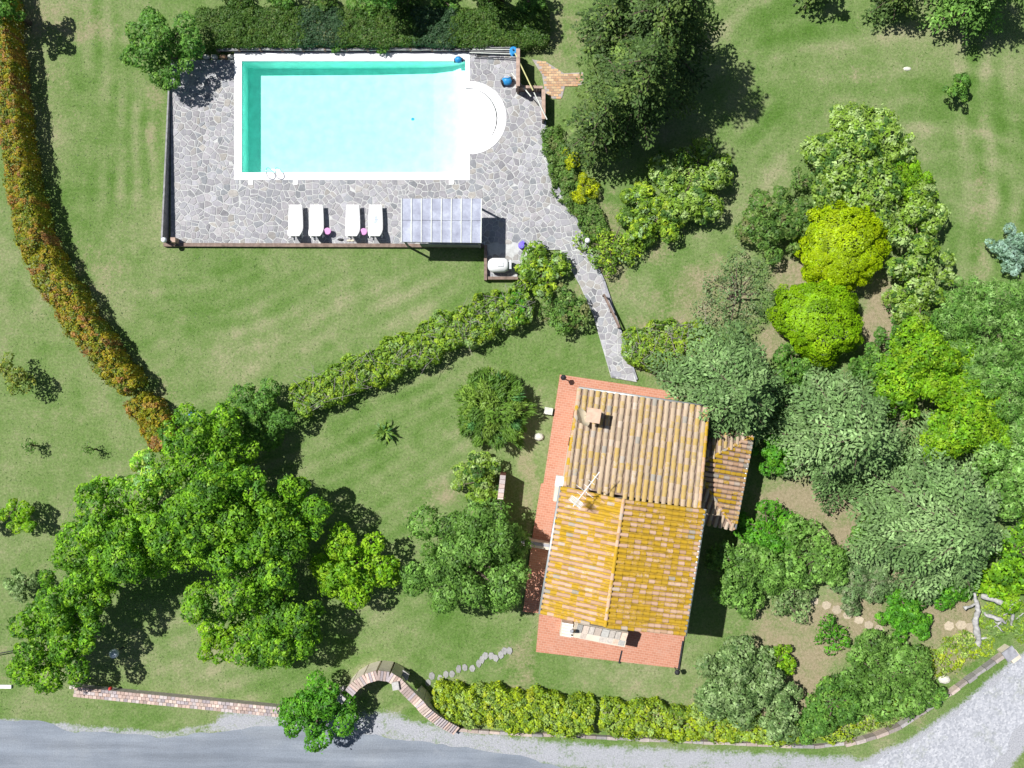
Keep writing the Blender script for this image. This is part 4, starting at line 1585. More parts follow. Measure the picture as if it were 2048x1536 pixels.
# stepping stones
def steps(pts, sizes, label, col, seed, group):
    rg = random.Random(seed)
    ORD = ['first', 'second', 'third', 'fourth', 'fifth', 'sixth', 'seventh', 'eighth', 'ninth', 'tenth', 'eleventh', 'twelfth', 'thirteenth', 'fourteenth', 'fifteenth', 'last']
    for i, (x, y) in enumerate(pts):
        c = P(x, y)
        w, h = sizes
        m = MB()
        k = rg.uniform(.85, 1.15)
        m.col = tuple(q * k for q in col)
        n_ = 6
        a0_ = rg.uniform(0, 6)
        poly = [(c.x + w * rg.uniform(.85, 1.1) * math.cos(a0_ + j * 2 * math.pi / n_), c.y + h * rg.uniform(.85, 1.1) * math.sin(a0_ + j * 2 * math.pi / n_)) for j in range(n_)]
        m.prism(poly, -.03, .03 + .003 * i)
        single('stepping_stone', m, 'slab', label[0] % (ORD[i] if i < len(pts) - 1 else 'last'), 'stepping stone', group)


def along(pts, n_):
    out = []
    for i in range(n_):
        f = i / (n_ - 1) * (len(pts) - 1)
        k = min(int(f), len(pts) - 2)
        out.append((pts[k][0] + (pts[k + 1][0] - pts[k][0]) * (f - k), pts[k][1] + (pts[k + 1][1] - pts[k][1]) * (f - k)))
    return out


rgs = random.Random(2)
pp = [(x + rgs.uniform(-3, 3), y + rgs.uniform(-6, 6)) for x, y in along([(854, 1360), (900, 1348), (950, 1328), (985, 1312), (1020, 1305)], 16)]
steps(pp, (.17, .23), ['%s grey stepping stone, counting from the gateway towards the terrace'] * 16, (.29, .285, .28), 4, 'grey stepping stones in the front lawn')
pp = [(1628, 1201), (1652, 1210), (1673, 1219), (1694, 1230), (1717, 1240), (1737, 1250), (1757, 1258)]
steps(pp, (.29, .25), ['%s pale stepping stone from the left in the shrub bed row'] * 7, (.43, .36, .27), 5, 'pale stepping stones in the shrub bed')
pp = [(1898, 1252), (1922, 1250), (1942, 1254), (1950, 1268)]
steps(pp, (.32, .28), ['%s pale square stepping stone from the left beside the dead trunk'] * 4, (.43, .36, .27), 6, 'pale stepping stones by the dead trunk')

# dead trunk
dt = thing('dead_tree', P(1950, 1240), 'bleached grey dead trunk with forked limbs lying in the corner', 'dead tree')
def limb(name, pts, rs):
    w = []
    for i, (x, y, h) in enumerate(pts):
        p = P(x, y, h)
        w.append(p)
    q, r2 = [], []
    for i in range(len(w) - 1):
        for k in range(3):
            f = k / 3
            p = w[i].lerp(w[i + 1], f)
            q.append(p + mnoise.noise_vector(p * 3.5) * .13)
            r2.append(.92 * (rs[i] * (1 - f) + rs[i + 1] * f) * (1 + .55 * mnoise.noise(p * 6)))
    q.append(w[-1]); r2.append(rs[-1] * 1.3)
    MB().tube(q, r2, 8).build(name, 'deadwood', dt, smooth=True)
limb('trunk', [(1953, 1309, .1), (1959, 1286, .35), (1953, 1264, .55), (1951, 1242, .8), (1957, 1222, 1.0), (1953, 1204, 1.2), (1949, 1187, 1.35)], [.07, .15, .18, .19, .16, .13, .06])
limb('limb', [(1962, 1191, .9), (1984, 1197, 1.1), (2004, 1205, 1.1), (2019, 1214, 1.0), (2030, 1208, 1.2), (2040, 1200, 1.4)], [.13, .18, .16, .15, .09, .03])
limb('limb', [(2016, 1213, 1.0), (2024, 1224, .8), (2027, 1238, .5), (2025, 1252, .2)], [.13, .11, .09, .05])
limb('limb', [(1966, 1226, .7), (1982, 1233, .8), (1999, 1238, .8), (2013, 1247, .7)], [.07, .16, .14, .03])
limb('limb', [(1954, 1208, 1.1), (1943, 1211, 1.2), (1928, 1217, 1.2)], [.09, .06, .10])
limb('limb', [(1957, 1274, .4), (1967, 1277, .5), (1978, 1275, .5)], [.10, .07, .03])
rgl = random.Random(21)
for i in range(9):
    x_, y_ = rgl.uniform(1975, 2044), rgl.uniform(1188, 1268)
    a_ = rgl.uniform(-.6, .9)
    L_ = rgl.uniform(14, 32)
    limb('twig', [(x_, y_, .5), (x_ + L_ * .5 * math.cos(a_), y_ + L_ * .5 * math.sin(a_) - 2, .8), (x_ + L_ * math.cos(a_), y_ + L_ * math.sin(a_), .6)], [.03, .045, .015])

# ------------------------------------------------------------------ pool side things
pg = thing('pergola_shelter', P(883, 445), 'flat shelter with ribbed lavender grey panel roof beside the pool', 'pergola')
ZP = 2.35
q00, q10, q11, q01 = P(803, 397, ZP), P(963, 397, ZP), P(962, 486, ZP), P(803, 484, ZP)
for i in range(8):
    for j in range(2):
        f0, f1, g0, g1 = i / 8, (i + 1) / 8, j / 2, (j + 1) / 2
        def L(f, g):
            return q00.lerp(q10, f).lerp(q01.lerp(q11, f), g)
        ctr = L((f0 + f1) / 2, (g0 + g1) / 2)
        cs = [ctr + (L(a, b) - ctr) * .985 for a, b in ((f0, g1), (f1, g1), (f1, g0), (f0, g0))]
        MB().prism([c[:2] for c in cs], ZP - .03 + .006 * ((i * 7 + j * 3) % 3), ZP + .004 * ((i * 5 + j) % 4), True).build('roof_panel', 'panel', pg)
for i in range(9):
    a, b = q00.lerp(q10, i / 8), q01.lerp(q11, i / 8)
    MB().beam(a + Vector((0, 0, .05)), b + Vector((0, 0, .05)), .045, .05).build('seam_strip', 'pale_pole', pg)
for f in (.02, .5, .98):
    MB().beam(q00.lerp(q01, f) - Vector((0, 0, .05)), q10.lerp(q11, f) - Vector((0, 0, .05)), .09, .12).build('beam', 'timber_grey', pg)
for a, b in ((.03, .04), (.97, .04), (.03, .96), (.97, .96)):
    p = L(0, 0)
    p = q00.lerp(q10, a).lerp(q01.lerp(q11, a), b)
    MB().beam(Vector((p.x - .045, p.y, ZP - .15)), Vector((p.x + .045, p.y, ZP - .15)), .09, ZP - .2).build('post', 'timber_grey', pg)
MB().beam(q01.lerp(q11, .2) + Vector((0, .1, -1.2)), q01.lerp(q11, .97) + Vector((0, .1, -1.2)), .05, .9).build('back_board', 'timber_grey', pg)


def lounger(cx, label, blue=False):
    base = P(cx, 445)
    o = thing('sun_lounger', (base.x, base.y, DZ), label, 'sun lounger', 'white sun loungers beside the pool')
    W, zc = .74, DZ + .36
    yT, yB = base.y + .88, base.y - .42
    def sec(y0, z0, y1, z1, w0, w1, w2, th):
        m = MB()
        k = 7
        vs = []
        for i in range(k):
            f = i / (k - 1)
            y, z = y0 + (y1 - y0) * f, z0 + (z1 - z0) * f
            w = (w0 * (1 - f) * (1 - 2 * f) + 4 * w1 * f * (1 - f) + w2 * f * (2 * f - 1)) / 2
            for x, dz in ((-w, 0), (-w, th * .7), (-w * .9, th), (w * .9, th), (w, th * .7), (w, 0)):
                vs.append((base.x + x, y, z + dz))
        fs = [(i * 6 + j, i * 6 + (j + 1) % 6, (i + 1) * 6 + (j + 1) % 6, (i + 1) * 6 + j) for i in range(k - 1) for j in range(6)]
        m.add(vs, fs + [(0, 1, 2, 3, 4, 5)[::-1], tuple((k - 1) * 6 + j for j in range(6))])
        return m
    sec(yT, zc - .04, yB, zc - .02, .70, .78, .80, .09).build('seat_cushion', 'fabric', o)
    sec(yB - .01, zc, yB - .50, zc + .46, .80, .76, .60, .09).build('back_cushion', 'fabric', o)
    for sx in (-1, 1):
        MB().beam((base.x + sx * .33, yT - .04, zc - .04), (base.x + sx * .33, yB - .5, zc - .04), .05, .06).build('side_rail', 'white', o)
        for yy in (yT - .15, yB - .35):
            MB().beam((base.x + sx * .33 - .03, yy, zc - .1), (base.x + sx * .33 + .03, yy, zc - .1), .06, zc - .1 - DZ).build('leg', 'white', o)
    if blue:
        m = MB()
        z = zc + .075
        rg = random.Random(5)
        m.add([(base.x - .08, base.y - .16, z), (base.x + .06, base.y - .14, z), (base.x + .13, base.y + .05, z + .004), (base.x + .04, base.y + .33, z), (base.x - .06, base.y + .2, z + .004)], [(0, 1, 2, 3, 4)])
        m.build('print', 'palecloth', o)
    return o


lounger(596, 'leftmost of the four white loungers in the poolside row')
lounger(637, 'second white lounger from the left, with a pink stool at its lower right')
lounger(709, 'third white lounger from the left, after the gap in the row')
lounger(754, 'rightmost white lounger, with a pale blue mark on its cushion', True)


def stool(px, py, label):
    o = thing('side_stool', P(px, py) + Vector((0, 0, DZ)), label, 'stool')
    b = P(px, py, .4)
    MB().lathe((b.x, b.y, DZ + .36), [(.16, 0), (.19, .02), (.19, .05), (.15, .06)], 12).build('seat', 'pink', o)
    for k in range(3):
        a = k * 2.1 + .4
        MB().tube([(b.x + .1 * math.cos(a), b.y + .1 * math.sin(a), DZ + .37), (b.x + .17 * math.cos(a), b.y + .17 * math.sin(a), DZ)], .02, 6).build('leg', 'pink', o)


stool(656, 463, 'small pink stool beside the second lounger')
stool(728, 464, 'small pink stool between the third and fourth loungers')
m = MB()
q = P(703, 482)
for dx in (-.13, .07):
    m.lathe((q.x + dx, q.y, DZ), [(.05, 0), (.06, .02), (.05, .05), (.03, .06)], 10, 2.0, 1.0)
single('sandals', m, 'cream', 'pair of pale sandals on the deck at the foot of the third lounger', 'sandals')
m = MB()
q = P(682, 480)
m.lathe((q.x, q.y, DZ), [(.10, 0), (.12, .05), (.09, .10), (.02, .11)], 8, 1.5, .6)
single('bag', m, 'darkmetal', 'small dark bag on the deck between the two pairs of loungers', 'bag')

# blue robot and reel, poles
def robot(px, py, s, label, rz):
    o = thing('pool_robot', P(px, py) + Vector((0, 0, DZ)), label, 'pool robot', 'blue pool cleaning machines')
    c = P(px, py, .3) + Vector((0, 0, 0))
    R = Matrix.Rotation(rz, 3, 'Z')
    zb = ZC
    MB().lathe((c.x, c.y, zb + .1), [(.20 * s, 0), (.25 * s, .06), (.22 * s, .18), (.12 * s, .27), (.03 * s, .29)], 12, 1.1, .9).build('body', 'blue', o, smooth=True)
    for sx in (-1, 1):
        q = c + R @ Vector((sx * .24 * s, 0, 0))
        m = MB()
        ax = R @ Vector((.05 * s, 0, 0))
        m.tube([Vector((q.x, q.y, zb + .14 * s)) - ax, Vector((q.x, q.y, zb + .14 * s)) + ax], .14 * s, 12)
        m.build('wheel', 'darkmetal', o)
    q = c + R @ Vector((0, .12, 0))
    MB().tube([(q.x - .15 * s, q.y, zb + .25), (q.x - .1 * s, q.y, zb + .45), (q.x + .1 * s, q.y, zb + .45), (q.x + .15 * s, q.y, zb + .25)], .02, 6).build('handle', 'white', o)


robot(1014, 162, 1.15, 'blue wheeled pool robot parked on the paving by the alcove', .3)
robot(917, 120, .85, 'blue cleaning machine sitting on the pool corner coping', .1)
m = MB()
q = P(1027, 103, .9)
m.lathe((q.x, q.y, .72), [(.16, 0), (.22, .05), (.10, .09), (.10, .3), (.22, .34), (.16, .38)], 12)
rl = thing('hose_reel', (q.x, q.y, .72), 'blue hose reel at the fence corner above the poles', 'hose reel')
m.build('drum', 'blue', rl)
MB().tube([(q.x - .02, q.y, .4), (q.x - .02, q.y, 1.2)], .04, 8).build('spindle', 'darkmetal', rl)
p0, p1 = P(1030, 106, 1.5), P(1094, 239, 1.0)
pl = thing('telescopic_pole', p1, 'long yellow and white telescopic pole slanting over the pump enclosure', 'pole')
MB().tube([p0, p0.lerp(p1, .56)], .035, 8).build('outer_tube', 'yellow_pole', pl)
MB().tube([p0.lerp(p1, .59), p1], .03, 8).build('inner_tube', 'pale_pole', pl)
m = MB().tube([P(1023, 146, .75), P(1062, 193, .95)], .03, 8)
single('skimmer_pole', m, 'pale_pole', 'shorter pale pole leaning across the enclosure corner', 'pole')

# back fence of the pool and pump enclosure
bf = thing('back_fence', P(740, 98), 'low weathered timber fence along the back of the pool', 'fence')
xs = np.linspace(434, 950, 13)
rg = random.Random(6)
for i in range(12):
    a, b = P(xs[i] + 1, 98 + rg.uniform(-1, 1), .42), P(xs[i + 1] - 1, 98 + rg.uniform(-1, 1), .42)
    MB().beam(a, b, .14, .09).build('rail', 'timber_grey', bf)
    MB().beam(a - Vector((0, 0, .12)), b - Vector((0, 0, .12)), .04, .22).build('board', 'timber', bf)
for x in xs:
    q = P(x, 98, .46)
    MB().beam(q - Vector((.05, 0, 0)), q + Vector((.05, 0, 0)), .12, .5).build('post', 'timber', bf)
bp = thing('stored_poles', P(990, 100), 'bundle of long thin pipes stored along the fence top', 'pipes')
for k, (y0_, y1_) in enumerate(((96, 95), (99, 99), (102, 104), (105, 108))):
    MB().tube([P(948 - k * 3, y0_, .6), P(1022, y1_, .65)], .03, 6).build('pipe', 'pale_pole' if k % 2 else 'timber_grey', bp)
MB().beam(P(946, 96, .56), P(1040, 96, .56), .30, .12).build('shelf', 'timber_grey', bp)
pe = thing('pump_enclosure', P(1060, 160), 'brown timber walled enclosure on the northeast pool corner', 'enclosure')
for a, b, w, h in (((1036, 97), (1036, 172), .20, 1.5), ((1032, 173), (1086, 174), .14, .9), ((1087, 178), (1087, 238), .20, 1.0)):
    hh = h
    A, B = P(*a, hh), P(*b, hh)
    MB().beam(A, B, w, .08).build('capping', 'timber_pale', pe)
    k = max(3, int((B - A).length / .16))
    for j in range(k):
        p, q = A.lerp(B, j / k), A.lerp(B, (j + .94) / k)
        MB().beam(p - Vector((0, 0, .08)), q - Vector((0, 0, .08)), w * .5, hh - .08).build('board', 'timber', pe)
poly = [P(*p)[:2] for p in ((1064, 119), (1092, 124), (1108, 134), (1128, 147), (1166, 145), (1168, 170), (1130, 172), (1124, 196), (1106, 198), (1090, 186), (1084, 150))]
bpth = MB().prism(poly, -.04, .03).build('brick_path', 'mortar', None, 'structure')
rg = random.Random(15)
y = min(p[1] for p in poly)
r = 0
while y < max(p[1] for p in poly):
    x = min(p[0] for p in poly) + (.13 if r % 2 else 0)
    while x < max(p[0] for p in poly):
        if pip(poly, x + .12, y + .06) and pip(poly, x, y + .06) and pip(poly, x + .24, y + .06):
            m = MB()
            k = rg.uniform(.85, 1.2)
            m.col = tuple(c * k for c in rg.choice([(.46, .28, .16), (.50, .33, .19), (.42, .27, .17), (.52, .37, .22)]))
            m.prism([(x, y), (x + .25, y), (x + .25, y + .12), (x, y + .12)], 0, .05 + rg.uniform(-.006, .006))
            m.build('brick', 'brick', bpth)
        x += .27
    y += .14
    r += 1

# white rounded tank, purple bundle
tk = thing('storage_tank', P(997, 535), 'white round ended storage tank in the corner of the low wall', 'tank')
c = P(998, 530, .7)
m = MB()
prof = [(-.62, .05), (-.60, .20), (-.50, .33), (-.35, .40), (.30, .40), (.42, .34), (.50, .30), (.52, .05)]
vs, fs = [], []
for x, r in prof:
    for k in range(14):
        a = k * 2 * math.pi / 14
        vs.append((c.x + x, c.y + r * math.cos(a), .62 + r * math.sin(a)))
for i in range(len(prof) - 1):
    for k in range(14):
        fs.append((i * 14 + k, (i + 1) * 14 + k, (i + 1) * 14 + (k + 1) % 14, i * 14 + (k + 1) % 14))
m.add(vs, fs).build('shell', 'white', tk, smooth=True)
MB().box((c.x + .08, c.y, 1.02), (.30, .24, .05)).build('lid', 'gutter', tk)
for sx in (-.3, .3):
    MB().box((c.x + sx, c.y, .15), (.12, .6, .34)).build('foot', 'kerb', tk)
MB().box((c.x + .62, c.y + .02, .60), (.12, .5, .5)).build('end_box', 'gutter', tk)
m = MB()
q = P(1043, 493)
m.col = (.2, .15, .7)
m.lathe((q.x, q.y, DZ), [(.10, 0), (.17, .06), (.19, .2), (.15, .33), (.05, .36)], 9, 1.0, 1.1)
m.box((q.x + .08, q.y + .18, DZ + .2), (.12, .16, .2), .6)
single('cloth_bundle', m, 'violet', 'violet cloth bundle at the top of the rounded hedge', 'bundle')

# lamps
def globe(px, py, h, label, mat='globe', r=.15):
    b = P(px, py, h)
    o = thing('globe_lamp', (b.x, b.y, 0), label, 'lamp')
    MB().tube([(b.x, b.y, -.05), (b.x, b.y, h - r * .7)], .035, 8).build('post', 'darkmetal', o)
    MB().lathe((b.x, b.y, h - r * 1.1), [(.06, 0), (.09, .05), (.06, .07)], 10).build('collar', 'darkmetal', o)
    MB().sphere((b.x, b.y, h), r).build('globe', mat, o, smooth=True)


globe(328, 480, 1.05, 'white globe lamp at the southwest corner of the pool deck')
globe(1175, 481, 1.0, 'white globe lamp in the bushes beside the paved path')
globe(228, 1307, 1.2, 'pale globe lamp on the lawn in the big tree shadow', 'globe_grey', .26)
pil = MB().box(P(349, 481, .5) - Vector((0, 0, .15)), (.26, .26, .8))
single('corner_post', pil, 'timber_pale', 'square brown post at the southwest corner of the pool deck', 'post')


def lantern(px, py, h, label):
    b = P(px, py, h)
    o = thing('lantern', (b.x, b.y, .1), label, 'lantern')
    MB().tube([(b.x, b.y, .1), (b.x, b.y, h - .2)], .03, 8).build('post', 'darkmetal', o)
    MB().lathe((b.x, b.y, h - .24), [(.07, 0), (.11, .2)], 6).build('glass_case', 'glass', o)
    MB().lathe((b.x, b.y, h - .03), [(.17, 0), (.14, .05), (.02, .14)], 6).build('hood', 'darkmetal', o)


lantern(1127, 755, 1.1, 'dark lantern on the northwest corner of the terrace')
lantern(1355, 1345, 1.0, 'dark lantern on the southeast corner of the terrace')

# small odds and ends
m = MB().box(P(1232, 748, .12), (.55, .28, .03), math.radians(-9))
single('manhole_cover', m, 'kerb', 'rectangular grey cover plate where the path meets the terrace', 'manhole cover')
def rock(px, py, r, label, sy=.8, h=.3, col=(.6, .58, .5)):
    m = MB()
    m.col = col
    q = P(px, py, h * .5)
    rg = random.Random(px)
    m.lathe((q.x, q.y, -.03), [(r * rg.uniform(.9, 1.1), 0), (r * 1.05, h * .4), (r * .8, h * .8), (r * .35, h)], 8, 1, sy)
    single('rock', m, 'rock', label, 'rock')
m = MB()
m.col = (.55, .55, .48)
q = P(1097, 822, .3)
m.box((q.x, q.y, .17), (.46, .38, .40), R9)
single('stone_block', m, 'rock', 'square pale stone block on the grass beside the western terrace', 'stone')
rock(1078, 874, .27, 'small white rock on the grass below the stone block')
rock(1060, 1140, .12, 'tiny pale stone in shade left of the terrace strip')
rock(1815, 137, .22, 'flat pale stone lying in the upper right lawn', .5, .1)
rock(1500 + 345, 1410, .22, 'pale stone beside the small round tree at the kerb', .7)
rock(1890, 1360, .33, 'broad pale stone by the kerb near the yellow ground plants', .7)
for k, (x, lab) in enumerate(((412, 'leftmost pale edging stone behind the pool deck'), (428, 'second pale edging stone behind the pool deck'), (446, 'orange edging stone in the row behind the pool deck'), (461, 'right hand edging stone next to the pool coping corner'))):
    rock(x, 113, .2, lab, .7, .3, (.55, .33, .2) if k == 2 else (.6, .58, .52))
m = MB()
q = P(391, 833, .5)
m.lathe((q.x, q.y, 0), [(.28, 0), (.34, .1), (.34, .7), (.28, .85), (.10, .92)], 14)
single('water_barrel', m, 'bluebarrel', 'blue barrel at the edge of the lawn behind the big trees', 'barrel', smooth=True)
m = MB()
q = P(221, 1377, .55)
m.lathe((q.x, q.y, .48), [(.09, 0), (.10, .12), (.07, .2), (.02, .24)], 10)
single('red_marker', m, 'red', 'small red cap standing on the roadside wall', 'marker')
hr = thing('handrail_fence', P(1225, 620), 'two bar brown handrail beside the paved path', 'handrail')
ha, hb = P(1208, 588, .85), P(1240, 655, .85)
MB().beam(ha, hb, .09, .07).build('top_rail', 'timber', hr)
MB().beam(ha - Vector((0, 0, .4)), hb - Vector((0, 0, .4)), .06, .07).build('lower_rail', 'timber', hr)
for f in (.02, .5, .98):
    q = ha.lerp(hb, f)
    MB().beam(q - Vector((.04, 0, .07)), q + Vector((.04, 0, -.07)), .08, .8).build('post', 'timber', hr)
gr = thing('garden_pipe', P(25, 1308), 'thin dark bent pipe at the left edge of the lawn', 'pipe')
MB().tube([P(-60, 1318, .5), P(24, 1302, .5), P(52, 1314, .5)], .03, 6).build('bar', 'darkmetal', gr)
for x, y in ((-55, 1317), (24, 1302), (50, 1313)):
    q = P(x, y, .5)
    MB().tube([(q.x, q.y, 0), q], .025, 6).build('post', 'darkmetal', gr)
wk = MB().beam(P(-120, 1372, .12), P(22, 1374, .12), .18, .15)
single('white_kerb', wk, 'white', 'narrow white kerb at the left edge beside the road', 'kerb')

# ------------------------------------------------------------------ hedges
hedge('red_hedge', 'long red and gold leaved hedge curving down the left lawn', 'hedge', [(-10, -60), (-4, 60), (8, 180), (20, 300), (40, 420), (72, 520), (120, 595), (175, 680), (225, 745), (258, 782)], [32, 34, 37, 42, 51, 60, 61, 58, 51, 44], 1.9, 'photinia', leaf=.16, dens=330, seed=2, lump=.2)
hedge('red_hedge', 'short detached piece of red hedge beside the big tree crown', 'hedge', [(264, 792), (295, 835), (330, 895)], [54, 60, 52], 1.3, 'photinia', leaf=.17, dens=330, seed=3, lump=.2)
hedge('laurel_hedge', 'diagonal yellow green hedge with bare grey twigs between the lawns', 'hedge', [(1060, 592), (985, 628), (900, 660), (820, 700), (740, 735), (660, 770), (585, 812)], [70, 84, 78, 74, 72, 70, 60], 1.35, 'laurel', leaf=.19, dens=215, seed=4, lump=.24, twigs=170, edge=.16)
hedge('front_hedge', 'bright yellow green hedge along the front kerb by the road', 'hedge', [(862, 1400), (930, 1413), (1010, 1424), (1100, 1432), (1190, 1440)], [54, 76, 80, 78, 74], 1.1, 'front', leaf=.18, dens=280, seed=5, lump=.26, edge=.14)
hedge('front_hedge', 'eastern run of yellow front hedge below the grey green shrub', 'hedge', [(1200, 1438), (1300, 1446), (1400, 1455), (1500, 1464), (1600, 1472)], [66, 72, 60, 48, 44], 1.0, 'front', leaf=.18, dens=280, seed=6, lump=.26, edge=.14)
hedge('path_hedge', 'dense dark green hedge edging the path below the yellow hedge end', 'hedge', [(1245, 690), (1300, 690), (1370, 688), (1420, 665)], [60, 90, 90, 60], 1.1, 'laurel', leaf=.18, dens=210, seed=7, lump=.25, twigs=60, edge=.14)
hedge('ground_cover', 'band of dark green creeping shrub between the path and the conifer shadow', 'shrub', [(1105, 250), (1115, 320), (1140, 380), (1180, 430), (1205, 470)], [40, 50, 56, 54, 44], .55, 'shrub', leaf=.14, dens=380, seed=8, lump=.2, edge=.15)
xs = [398, 470, 600, 680, 830, 905, 1088]
kinds = ['juniper', 'juniper', 'bluejun', 'juniper', 'bluejun', 'juniper']
labs = ['left end block of green hedge behind the pool, beside the round tree', 'wide green clipped block behind the left half of the pool', 'blue green clipped block behind the middle of the pool, left one', 'green clipped block between the two blue green ones behind the pool', 'blue green clipped block behind the right half of the pool', 'green clipped block at the right end of the pool backdrop']
for i in range(6):
    hedge('clipped_hedge', labs[i], 'hedge', [(xs[i] - 12, 52), ((xs[i] + xs[i + 1]) / 2, 50), (xs[i + 1] + 12, 50)], [78, 80, 78], .9, kinds[i], 'clipped hedge blocks behind the pool', leaf=.12, dens=420, seed=20 + i, lump=.10, edge=.05)
rgh = random.Random(3)
for i, (x, lab) in enumerate(((470, 'leftmost round dark bush at the top edge behind the pool'), (570, 'second round dark bush at the top edge behind the pool'), (655, 'third round dark bush at the top edge behind the pool'), (735, 'fourth round dark bush at the top edge behind the pool'), (815, 'fifth round dark bush at the top edge behind the pool'), (885, 'sixth round dark bush at the top edge behind the pool'), (975, 'seventh round dark bush at the top edge behind the pool'), (1060, 'rightmost round dark bush at the top edge behind the pool'))):
    broad('round_bush', lab, 'bush', x, 6 + rgh.uniform(-6, 6), 36, 1.15, 'oakgreen' if i % 2 else 'juniper', 'round bushes behind the pool', leaf=.15, nl=6)
for x, lab in ((668, 'small green plant hanging over the pool coping left of middle'), (768, 'small dark plant hanging over the pool coping right of middle')):
    broad('creeper', lab, 'plant', x, 99, 13, .7, 'oakgreen', leaf=.12, nl=3)

# ------------------------------------------------------------------ trees and shrubs
B = broad
B('leafy_tree', 'round olive green tree at the top left corner of the pool deck', 'tree', 325, 92, 74, 3.4, 'oakgreen', leaf=.19, nl=12)
B('leafy_tree', 'dark tree cut off by the top left corner of the picture', 'tree', 8, 8, 45, 3.5, 'oakgreen', leaf=.19, nl=8)
G = 'big bright green trees in the lower left'
B('walnut_tree', 'bright green tree just below the blue barrel', 'tree', 405, 895, 92, 5.0, 'walnut', G, leaf=.20, nl=12, clump=.36)
B('walnut_tree', 'yellowish pale topped tree at the upper left of the big green group', 'tree', 300, 950, 48, 4.8, 'walnut_y', G, leaf=.19, nl=7)
B('walnut_tree', 'largest bright green tree in the middle of the lower left group', 'tree', 455, 1075, 150, 7.0, 'walnut', G, leaf=.21, nl=18, clump=.38, lr=(.28, .42))
B('walnut_tree', 'broad green tree on the left flank of the lower left group', 'tree', 235, 1075, 112, 6.0, 'walnut', G, leaf=.21, nl=14, clump=.38)
B('walnut_tree', 'green tree on the right flank of the big group, over open lawn', 'tree', 575, 1035, 78, 5.0, 'walnut', G, leaf=.20, nl=11, clump=.36)
B('walnut_tree', 'green tree at the lower edge of the big group, by the lawn', 'tree', 550, 1240, 92, 4.6, 'walnut', G, leaf=.20, nl=12, clump=.36)
B('walnut_tree', 'small yellow green tree at the lower left foot of the big group', 'tree', 440, 1280, 45, 3.6, 'lime', G, leaf=.19, nl=7)
B('walnut_tree', 'green tree below the left flank, above the road corner', 'tree', 150, 1190, 74, 5.0, 'walnut', G, leaf=.20, nl=10)
B('walnut_tree', 'lowest left green tree overhanging the end of the roadside wall', 'tree', 105, 1300, 86, 4.6, 'walnut', G, leaf=.20, nl=12)
B('maple_tree', 'bright lime green tree standing between the big group and the olive oak', 'tree', 712, 1130, 80, 3.6, 'lime', leaf=.22, nl=13)
B('oak_tree', 'large dense olive green tree left of the house', 'tree', 928, 1120, 124, 5.0, 'oak', leaf=.21, nl=20, lr=(.26, .40), clump=.34)
B('street_tree', 'dense green tree standing beside the road at the wall end', 'tree', 638, 1420, 70, 3.0, 'green', leaf=.2, nl=12)
B('variegated_shrub', 'yellow green shrub beside the upright brick wall', 'shrub', 960, 960, 52, 1.7, 'varieg', leaf=.18, nl=8)
B('hedge_tree', 'dark green tree at the lower end of the diagonal hedge', 'tree', 520, 830, 68, 2.6, 'oakgreen', leaf=.17, nl=11)
B('rounded_bush', 'rounded yellow variegated bush beside the storage tank', 'bush', 1080, 543, 54, 1.6, 'laurel', leaf=.2, nl=9, tint=.1)
B('sprawling_bush', 'dark sprawling bush at the upper end of the diagonal hedge', 'bush', 1130, 625, 52, 1.6, 'shrub', leaf=.19, nl=9, dens=70)
B('small_bush', 'green bush filling the hedge corner below the storage tank', 'bush', 1030, 610, 36, 1.6, 'green', leaf=.16, nl=6)
dome('brush_conifer', 'round dark green brush like conifer on the lawn west of the house', 'shrub', 990, 820, 80, 88, 2.2, 'brush', leaf=.42, dens=150, brush=True, asp=.18, lump=.22)
rosette('spiky_plant', 'small dark spiky plant alone on the middle lawn', 'plant', 768, 862, 30, .8, 'brush', 60, seed=3)
# left lawn saplings
B('sapling', 'reddish young tree at the left edge of the lawn', 'sapling', 28, 752, 42, 2.2, 'redtree', leaf=.17, nl=7, dens=60)
B('sapling', 'thin upper sapling on the left lawn near the hedge foot', 'sapling', 180, 900, 16, 1.1, 'oak', leaf=.14, nl=4, dens=55)
B('sapling', 'thin sapling left of the other thin one on the left lawn', 'sapling', 62, 893, 20, 1.1, 'oakgreen', leaf=.14, nl=4, dens=55)
B('sapling', 'bright green young tree on the left lawn', 'sapling', 38, 1032, 34, 1.9, 'lime', leaf=.17, nl=7)
B('sapling', 'grey green young tree on the lower left lawn', 'sapling', 42, 1168, 32, 1.7, 'greygreen', leaf=.15, nl=7)
B('sapling', 'young tree cut off by the left edge, its shadow on the lawn', 'sapling', -45, 1040, 34, 1.9, 'lime', leaf=.17, nl=6)
# top conifers
GC = 'tall dark conifers at the top'
conifer('tall_conifer', 'tall dark conifer at the top edge, right of the hedge blocks', 'tree', 1335, 32, 118, 11.0, 'darkcon', GC, levels=10, nb=12)
conifer('tall_conifer', 'tall dark conifer with long shadow right of the brick path', 'tree', 1282, 165, 108, 10.5, 'darkcon', GC, levels=10, nb=12)
conifer('tall_conifer', 'dark conifer nearest the brick path, above the yellow bushes', 'tree', 1205, 240, 72, 7.5, 'darkcon', GC, levels=8, nb=11)
conifer('tall_conifer', 'dark conifer cut off by the top right corner', 'tree', 1975, -48, 96, 6.5, 'oak', GC, levels=9, nb=12)
conifer('tall_conifer', 'dark tree top left of the corner conifer at the top edge', 'tree', 1800, -18, 52, 4.0, 'darkcon', GC, levels=7, nb=10)
conifer('tall_conifer', 'dark tree tip in the top edge above the striped lawn', 'tree', 1640, -40, 40, 4.0, 'darkcon', GC, levels=6, nb=9)
B('top_tree', 'dark tree whose crown just passes the top edge above the pool hedge', 'tree', 760, -55, 60, 4.5, 'oakgreen', leaf=.2, nl=8)
